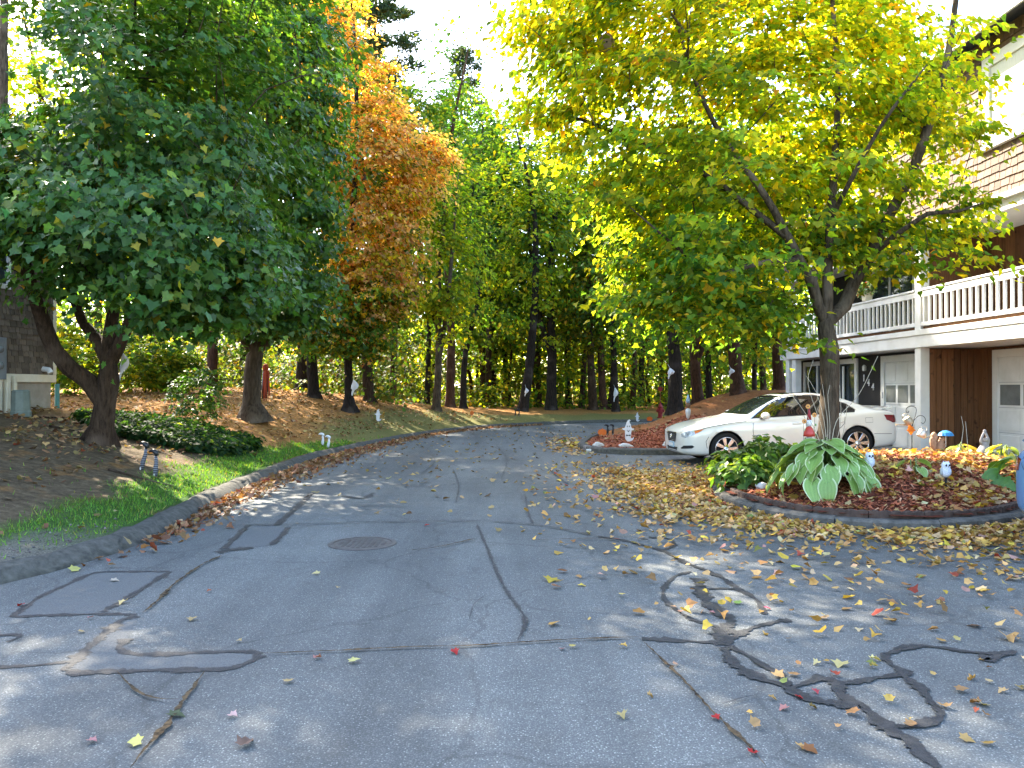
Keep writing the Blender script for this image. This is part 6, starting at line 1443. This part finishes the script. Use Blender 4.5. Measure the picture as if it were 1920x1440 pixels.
def hang_ghost(label, px, py, Y, h=.8, w_=.28):
    h *= .85; w_ *= .75; c = P(px, py, Y); g = np.random.default_rng(int(px)); r = empty('hanging_ghost', tuple(c), 0, label, 'decoration', 'white ghost cloths tied to tree trunks')
    V = []; F = []; nz, na = 12, 14
    for i in range(nz):
        t_ = i/(nz-1); rad = w_*(.12+.9*math.sin(min(1, t_*2.2)*math.pi/2)*(1-.75*max(0, t_-.35)/.65))*(.5 if t_ > .6 else 1)
        for k in range(na):
            a = 2*math.pi*k/na; q = rad*(1+.18*math.sin(a*4+t_*3)); V.append((q*math.cos(a)*.55+.05*math.sin(t_*5), q*math.sin(a)*.3, h*(.5-t_)))
    for i in range(nz-1):
        for k in range(na): F.append((i*na+k, i*na+(k+1)%na, (i+1)*na+(k+1)%na, (i+1)*na+k))
    F.append(tuple(range(na))); MB().add(V, F).build('cloth', M['cloth'], r, smooth=True)
    MB().tube([(0,0,h*.5),(-.03,.2,h*.5+.15)], .006, 5).build('string', M['cloth'], r); return r
hang_ghost('white ghost cloth on the trunk of the orange maple', 663, 727, 25.7, .62, .27)
hang_ghost('white ghost cloth hanging on the near-black trunk of the far cluster', 1153, 740, 39.6, .85, .26)
hang_ghost('white ghost cloth on the left side of the thick near-black trunk by the hydrant', 1256, 700, 27.2, .45, .26)
hang_ghost('white ghost cloth on the broad red-brown trunk above the windscreen', 1370, 698, 28.7, .36, .24)
hang_ghost('faint white ghost cloth on the leaning trunk at mid bend', 986, 735, 38.1, .5, .20)
hang_ghost('pale cloth ghost tied behind the fork of the low-forking maple', 229, 688, 13.4, .60, .17)
# red-haired hanging figure on tree 2
c = P(498, 705, 20.6); r = empty('hanging_figure', tuple(c), 0, 'orange-red haired hanging figure beside the flaking forked maple trunk', 'decoration')
M['hair'] = pm('orange_hair', (.45,.07,.02), (.30,.04,.015), 30, .8)
for k in range(16):
    a = k*2.4; rr = .05+.03*math.sin(k); MB().tube([(0,0,.25),(rr*math.cos(a),rr*math.sin(a),.1),(rr*1.3*math.cos(a),rr*1.3*math.sin(a),-.2-.16*(k%3)),(rr*1.5*math.cos(a)+.02,rr*math.sin(a),-.38-.1*(k%4))], [.02,.018,.012,.006], 5).build('hair_strand', M['hair'], r)
MB().ball((0,0,.22), (.085,.085,.11), 12, 8).build('head', M['hair'], r, smooth=True); MB().tube([(-.02,.03,.15),(-.04,.04,-.3),(-.04,.05,-.6)], [.06,.09,.07], 10).build('robe', M['black'], r, smooth=True)
# tiered stake on the mound
x = (1290-960)/1440*22; r = empty('tiered_stake', (x, 22, gz(x, 22)[0]), 0, 'garden stake of blue, brown and white figures on the mound left of the car', 'decoration')
M['paleblue'] = pm('pale_blue', (.30,.42,.52), None, 9, .6); M['brown'] = pm('brown_figure', (.20,.115,.06), (.13,.075,.04), 12, .8)
MB().tube([(0,0,-.05),(0,0,.75)], .008, 6).build('pole', M['iron'], r)
MB().lathe([(.01,.08),(.05,.14),(.075,.28),(.07,.36),(.02,.40)], 14).build('white_figure', M['white'], r, smooth=True); MB().ball((0,0,.48), .075, 12, 8).build('brown_ball', M['brown'], r, smooth=True); MB().lathe([(.055,.55),(.06,.62),(.03,.72),(.005,.80)], 12).build('blue_cap', M['paleblue'], r, smooth=True)
# gnome on toadstool stake with flowers
Yg = 11.3; c = P(1517, 850, Yg); r = empty('gnome_stake', (c.x, c.y, bz(c.x, c.y)), 0, 'gnome with a red hat on a red toadstool garden stake beside the near maple trunk', 'decoration')
H = lambda py: EYE-(py-728)/1440*Yg-bz(c.x, c.y)
M['toad'] = pm('toadstool_red', (.46,.045,.03), None, 6, .4); M['stonegrey'] = pm('stone_grey', (.42,.44,.42), (.32,.33,.32), 14, .8)
MB().lathe([(.055,-.02),(.05,H(830)),(.035,H(816)),(.04,H(812))], 14).build('toadstool_stem', M['stonegrey'], r, smooth=True)
MB().lathe([(.085,H(818)),(.078,H(811)),(.05,H(803)),(.015,H(798)),(.001,H(797))], 18).build('toadstool_cap', M['toad'], r, smooth=True)
MB().lathe([(.03,H(799)),(.042,H(793)),(.03,H(786))], 12).build('gnome_beard', M['white'], r, smooth=True); MB().lathe([(.034,H(787)),(.022,H(775)),(.003,H(763))], 12).build('gnome_hat', M['red'], r, smooth=True)
M['petal'] = pm('petal', (.58,.26,.06), (.45,.17,.04), 20, .6)
for dx, py in ((-.075,790),(.075,778),(-.02,762)):
    fl = MB()
    for k in range(8):
        a = k*math.pi/4; fl.ball((dx+.022*math.cos(a), -.01, H(py)+.022*math.sin(a)), (.014,.004,.014), 6, 4)
    f = fl.build('flower', M['petal'], r); f['kind'] = 'stuff'; MB().ball((dx,-.016,H(py)), .01, 8, 6).build('flower_eye', M['brown'], r); MB().tube([(dx,0,-.03),(dx*1.1,0,H(py))], .003, 5).build('wire_stem', M['iron'], r)
    for q in (.35,.6,.8): MB().ball((dx+.018*(1 if q > .5 else -1), -.004, H(py)*q), (.014,.004,.02), 8, 6).build('wire_leaf', M['stem'], r)
# owls
def owl(label, px, py, Y):
    x = (px-960)/1440*Y; r = empty('owl_stake', (x, Y, bz(x, Y)-.01), 0, label, 'decoration', 'white owl stakes in the near bed')
    z0 = max(.10, EYE-(py-728)/1440*Y-bz(x, Y)); MB().tube([(0,0,-.02),(0,0,z0)], .014, 8).build('stake', M['black'], r)
    M.setdefault('owlwhite', pm('owl_white', (.70,.71,.73), (.40,.42,.46), 60, .6))
    MB().lathe([(.03,z0),(.05,z0+.03),(.06,z0+.08),(.05,z0+.12),(.052,z0+.15),(.045,z0+.185),(.01,z0+.2)], 16).build('body', M['owlwhite'], r, smooth=True)
    for s in (-1,1):
        MB().lathe([(.014,0),(.001,.03)], 6, (s*.032,0,z0+.18)).build('ear', M['owlwhite'], r); MB().ball((s*.019,-.046,z0+.155), (.014,.008,.016), 10, 6).build('eye', M['black'], r)
        MB().ball((s*.055,.005,z0+.07), (.014,.03,.05), 8, 6).build('wing', M['stonegrey'], r, smooth=True)
    MB().lathe([(.008,0),(.001,.02)], 5, (0,-.052,z0+.14), Matrix.Rotation(R(110),3,'X')).build('beak', M['brown'], r); return r
owl('white owl stake on a black spike in the middle of the near mulch bed', 1773, 893, 9.9); owl('white owl half hidden by the right side of the large hosta', 1630, 893, 10.0)
# shepherd hook with watering cans
Yh = 13.5; c = P(1709, 842, Yh); zb_ = bz(c.x, c.y); r = empty('shepherd_hook', (c.x, c.y, zb_), 0, 'black double shepherd hook at the back of the near bed', 'hook')
q = lambda px, py: ((px-1709)/1440*Yh, 0, EYE-(py-728)/1440*Yh-zb_)
MB().tube([(0,0,-.05), q(1710,800), q(1712,790)], .007, 6).build('pole', M['black'], r)
MB().tube([tuple(p_) for p_ in catmull([q(1711,793),q(1717,776),q(1717,765),q(1708,761.5),q(1700,765),q(1699,772),q(1703,774),q(1704,770)], .01)], .006, 6).build('hook_arm', M['black'], r)
MB().tube([tuple(p_) for p_ in catmull([q(1711,795),q(1716,785),q(1724,779),q(1732,781),q(1735,788),q(1731,794),q(1727,792)], .01)], .006, 6).build('hook_arm', M['black'], r)
M['zinc'] = pm('weathered_zinc', (.40,.36,.27), (.26,.22,.15), 14, .5, metal=.6); M['tinny'] = pm('bright_tin', (.62,.58,.50), (.40,.36,.30), 14, .4, metal=.6)
def can(label, px, py, tilt, flip, mat):
    p_ = P(px, py, Yh); r = empty('watering_can', tuple(p_), 0, label, 'watering can'); r.rotation_euler = (0, tilt, 0 if flip > 0 else math.pi)
    MB().lathe([(.075,-.07),(.08,-.065),(.065,.05),(.06,.055),(.05,.05)], 18).build('can_body', M[mat], r, smooth=True)
    MB().tube([(.07,0,-.05),(.12,0,-.01),(.20,0,.05)], [.018,.012,.009], 8).build('spout', M[mat], r, smooth=True); MB().lathe([(.01,0),(.022,.025)], 10, (.195,0,.045), Matrix.Rotation(R(55),3,'Y')).build('rose', M[mat], r)
    MB().tube([tuple(k) for k in catmull([(-.06,0,.04),(-.04,0,.12),(.03,0,.12),(.05,0,.05)], .02)], .006, 6).build('handle', M[mat], r); return r
can('khaki watering can hanging from the left hook, pouring left', 1702, 788, R(35), -1, 'zinc'); can('silvery watering can hanging from the right hook, tipped right', 1729, 812, R(25), 1, 'tinny')
o = link(leaves_mesh('ribbon', np.array([(0,0,0),(.02,0,-.04),(.0,0,-.05)], float), np.array([(.2,0,-1),(0,0,-1),(.3,0,-1)], float), np.array([(0,-1,0),(0,-1,.1),(.2,-1,0)], float), np.array([.10,.13,.09]), np.array([(.55,.16,.02)]*3), 'maple'), 'autumn_bow', M['dryleaf'], None, tuple(P(1705,797,Yh-.09))); tag(o, 'orange leaf bow tied under the left watering can', 'bow')
# squirrel with umbrella
Yq = 13.3; c = P(1762, 846, Yq); r = empty('squirrel_figurine', (c.x, c.y, bz(c.x, c.y)-.01), 0, 'brown squirrel figurine holding a blue umbrella beside the cedar wall', 'figurine')
M['fur'] = pm('fur_resin', (.36,.21,.12), (.24,.13,.07), 22, .8); M['umb'] = pm('umbrella_blue', (.03,.20,.42), (.02,.15,.34), 6, .4)
MB().lathe([(.10,0),(.10,.05),(.085,.06)], 14).build('base', M['iron'], r)
bd = Skel(); bd.limb([(0,0,.05),(.0,0,.12),(.01,0,.19),(.02,0,.235),(.045,0,.26)], [.07,.085,.06,.045,.03], -1, .02); bd.grow(np.array([(.08,-.03,.19),(.08,.03,.19),(.06,-.05,.08),(.06,.05,.08)]), np.random.default_rng(1), .05, .016); bd.mesh('body', M['fur'], r, 12, 0)
MB().ball((.04,0,.27), (.055,.042,.042), 14, 10).build('head', M['fur'], r, smooth=True)
for s in (-1,1): MB().lathe([(.014,0),(.002,.035)], 8, (.02,s*.025,.30)).build('ear', M['fur'], r)
MB().tube([tuple(p_) for p_ in catmull([(-.06,0,.07),(-.11,0,.14),(-.12,0,.24),(-.09,0,.32),(-.13,0,.36)], .02)], [.03+.028*math.sin(math.pi*min(1,k/18)) for k in range(len(catmull([(-.06,0,.07),(-.11,0,.14),(-.12,0,.24),(-.09,0,.32),(-.13,0,.36)], .02)))], 10).build('tail', M['fur'], r, smooth=True)
MB().tube([(.085,-.03,.14),(.085,-.03,.40)], .006, 6).build('umbrella_pole', M['cream'], r); MB().lathe([(.125,.33),(.128,.335),(.10,.385),(.05,.415),(.001,.425)], 12, (.085,-.03,0), cap=False).build('umbrella', M['umb'], r)
# grey statue: frog sitting with raised arms
Ys = 12.9; c = P(1846, 858, Ys); r = empty('garden_statue', (c.x, c.y, bz(c.x, c.y)-.01), 0, 'grey stone yoga frog statue with arms raised in front of the garage', 'statue')
M['statue'] = pm('grey_stone', (.26,.245,.25), (.17,.16,.165), 30, .9, bstr=.4)
st = MB(); st.lathe([(.10,0),(.125,.04),(.12,.10),(.085,.16),(.06,.20),(.055,.24),(.035,.265)], 18).build('body', M['statue'], r, smooth=True)
for s in (-1,1):
    MB().tube([(s*.07,-.02,.05),(s*.145,-.05,.045),(s*.09,-.12,.035),(-s*.03,-.12,.035)], [.045,.045,.035,.03], 10).build('leg', M['statue'], r, smooth=True)
    MB().tube([(s*.05,0,.20),(s*.065,0,.28),(s*.035,0,.36),(s*.01,0,.42)], [.024,.022,.019,.016], 8).build('arm', M['statue'], r, smooth=True); MB().ball((s*.028,-.035,.305), .016, 8, 6).build('eye', M['statue'], r, smooth=True)
MB().ball((0,-.01,.285), (.055,.05,.035), 14, 8).build('head', M['statue'], r, smooth=True); MB().ball((0,0,.43), (.03,.022,.03), 8, 6).build('hands', M['statue'], r, smooth=True)
# hornet nest
c = P(1137, 80, 11.6); r = empty('hornet_nest', tuple(c), 0, 'round papery brown hornet nest hanging in the yellow maple crown', 'nest')
M['paper'] = pm('nest_paper', (.34,.25,.18), (.22,.155,.11), 14, .9, stretch=(1,1,5), bstr=.5)
nb = MB().ball((0,0,0), (.13,.13,.145), 20, 14); V = np.array(nb.v); V *= (1+.05*np.sin(V[:, [2]]*55)+.04*np.sin(V[:, [0]]*30)); nb.v = [tuple(q_) for q_ in V]; nb.build('nest_shell', M['paper'], r, smooth=True)
MB().ball((-.005,-.128,-.03), (.014,.01,.016), 8, 6).build('entrance_hole', M['black'], r); MB().ball((.015,-.122,.02), (.018,.01,.012), 8, 6).build('entrance_hole', M['black'], r)
MB().tube([(0,0,.13),(.03,.05,.4),(.1,.15,.7)], .012, 6).build('twig', M['bark_grey'], r)
# fallen twigs on the left bank
for k, (px, py, L_, a_) in enumerate([(60,838,1.0,.3),(90,850,.7,-.2),(200,880,.9,.1)]):
    p_ = G(px, py, .45); x, y = p_.x, p_.y; pts = [(x+math.cos(a_)*L_*t_+.03*math.sin(t_*7+k), y+math.sin(a_)*L_*t_, 0) for t_ in np.linspace(0,1,7)]
    o = MB().tube([(a, b_, tz(a, b_)+.02) for a, b_, _ in pts], [.02,.019,.017,.015,.012,.009,.005], 6).build('fallen_branch', M['bark'], None, smooth=True); tag(o, ['thick fallen branch on the dirt at the far left','short fallen branch in front of the far-left branch','long thin branch on the dirt left of the low-forking trunk'][k], 'branch', 'fallen branches on the left bank')

# pebbles on the bare strip by the left kerb
n = 5200; sx = rng.uniform(-8, -3.4, n); sy = rng.uniform(4.4, 9.8, n); zz, dl, arc, di = terrain(sx, sy, True)
kk = (dl > .34) & (dl < .62+.35*rng.random(n)) & (rng.random(n) < 1-sstep(aa[0]+.6, aa[0]+2.4, arc)); sx, sy, zz = sx[kk], sy[kk], zz[kk]; n = len(sx)
O8 = np.array([(1,0,0),(0,1,0),(-1,0,0),(0,-1,0),(0,0,.7),(0,0,-.7)]); OF = np.array([(0,1,4),(1,2,4),(2,3,4),(3,0,4),(1,0,5),(2,1,5),(3,2,5),(0,3,5)])
r_ = rng.uniform(.006, .022, n); V = np.stack([sx, sy, zz+r_*.25], 1)[:, None]+O8[None]*r_[:, None, None]*rng.uniform(.6, 1.25, (n, 6, 1))
o = link(np_mesh('gravel', V.reshape(-1, 3), (OF[None]+(np.arange(n)*6)[:, None, None]).reshape(-1, 3), np.repeat(palette(n, [(3,(.15,.135,.115)),(3,(.10,.09,.078)),(1,(.23,.21,.18))], rng), 6, 0)), 'gravel', M['chip']); tag(o, 'loose grey gravel between the lawn strip and the near left kerb', 'gravel', kind='stuff')
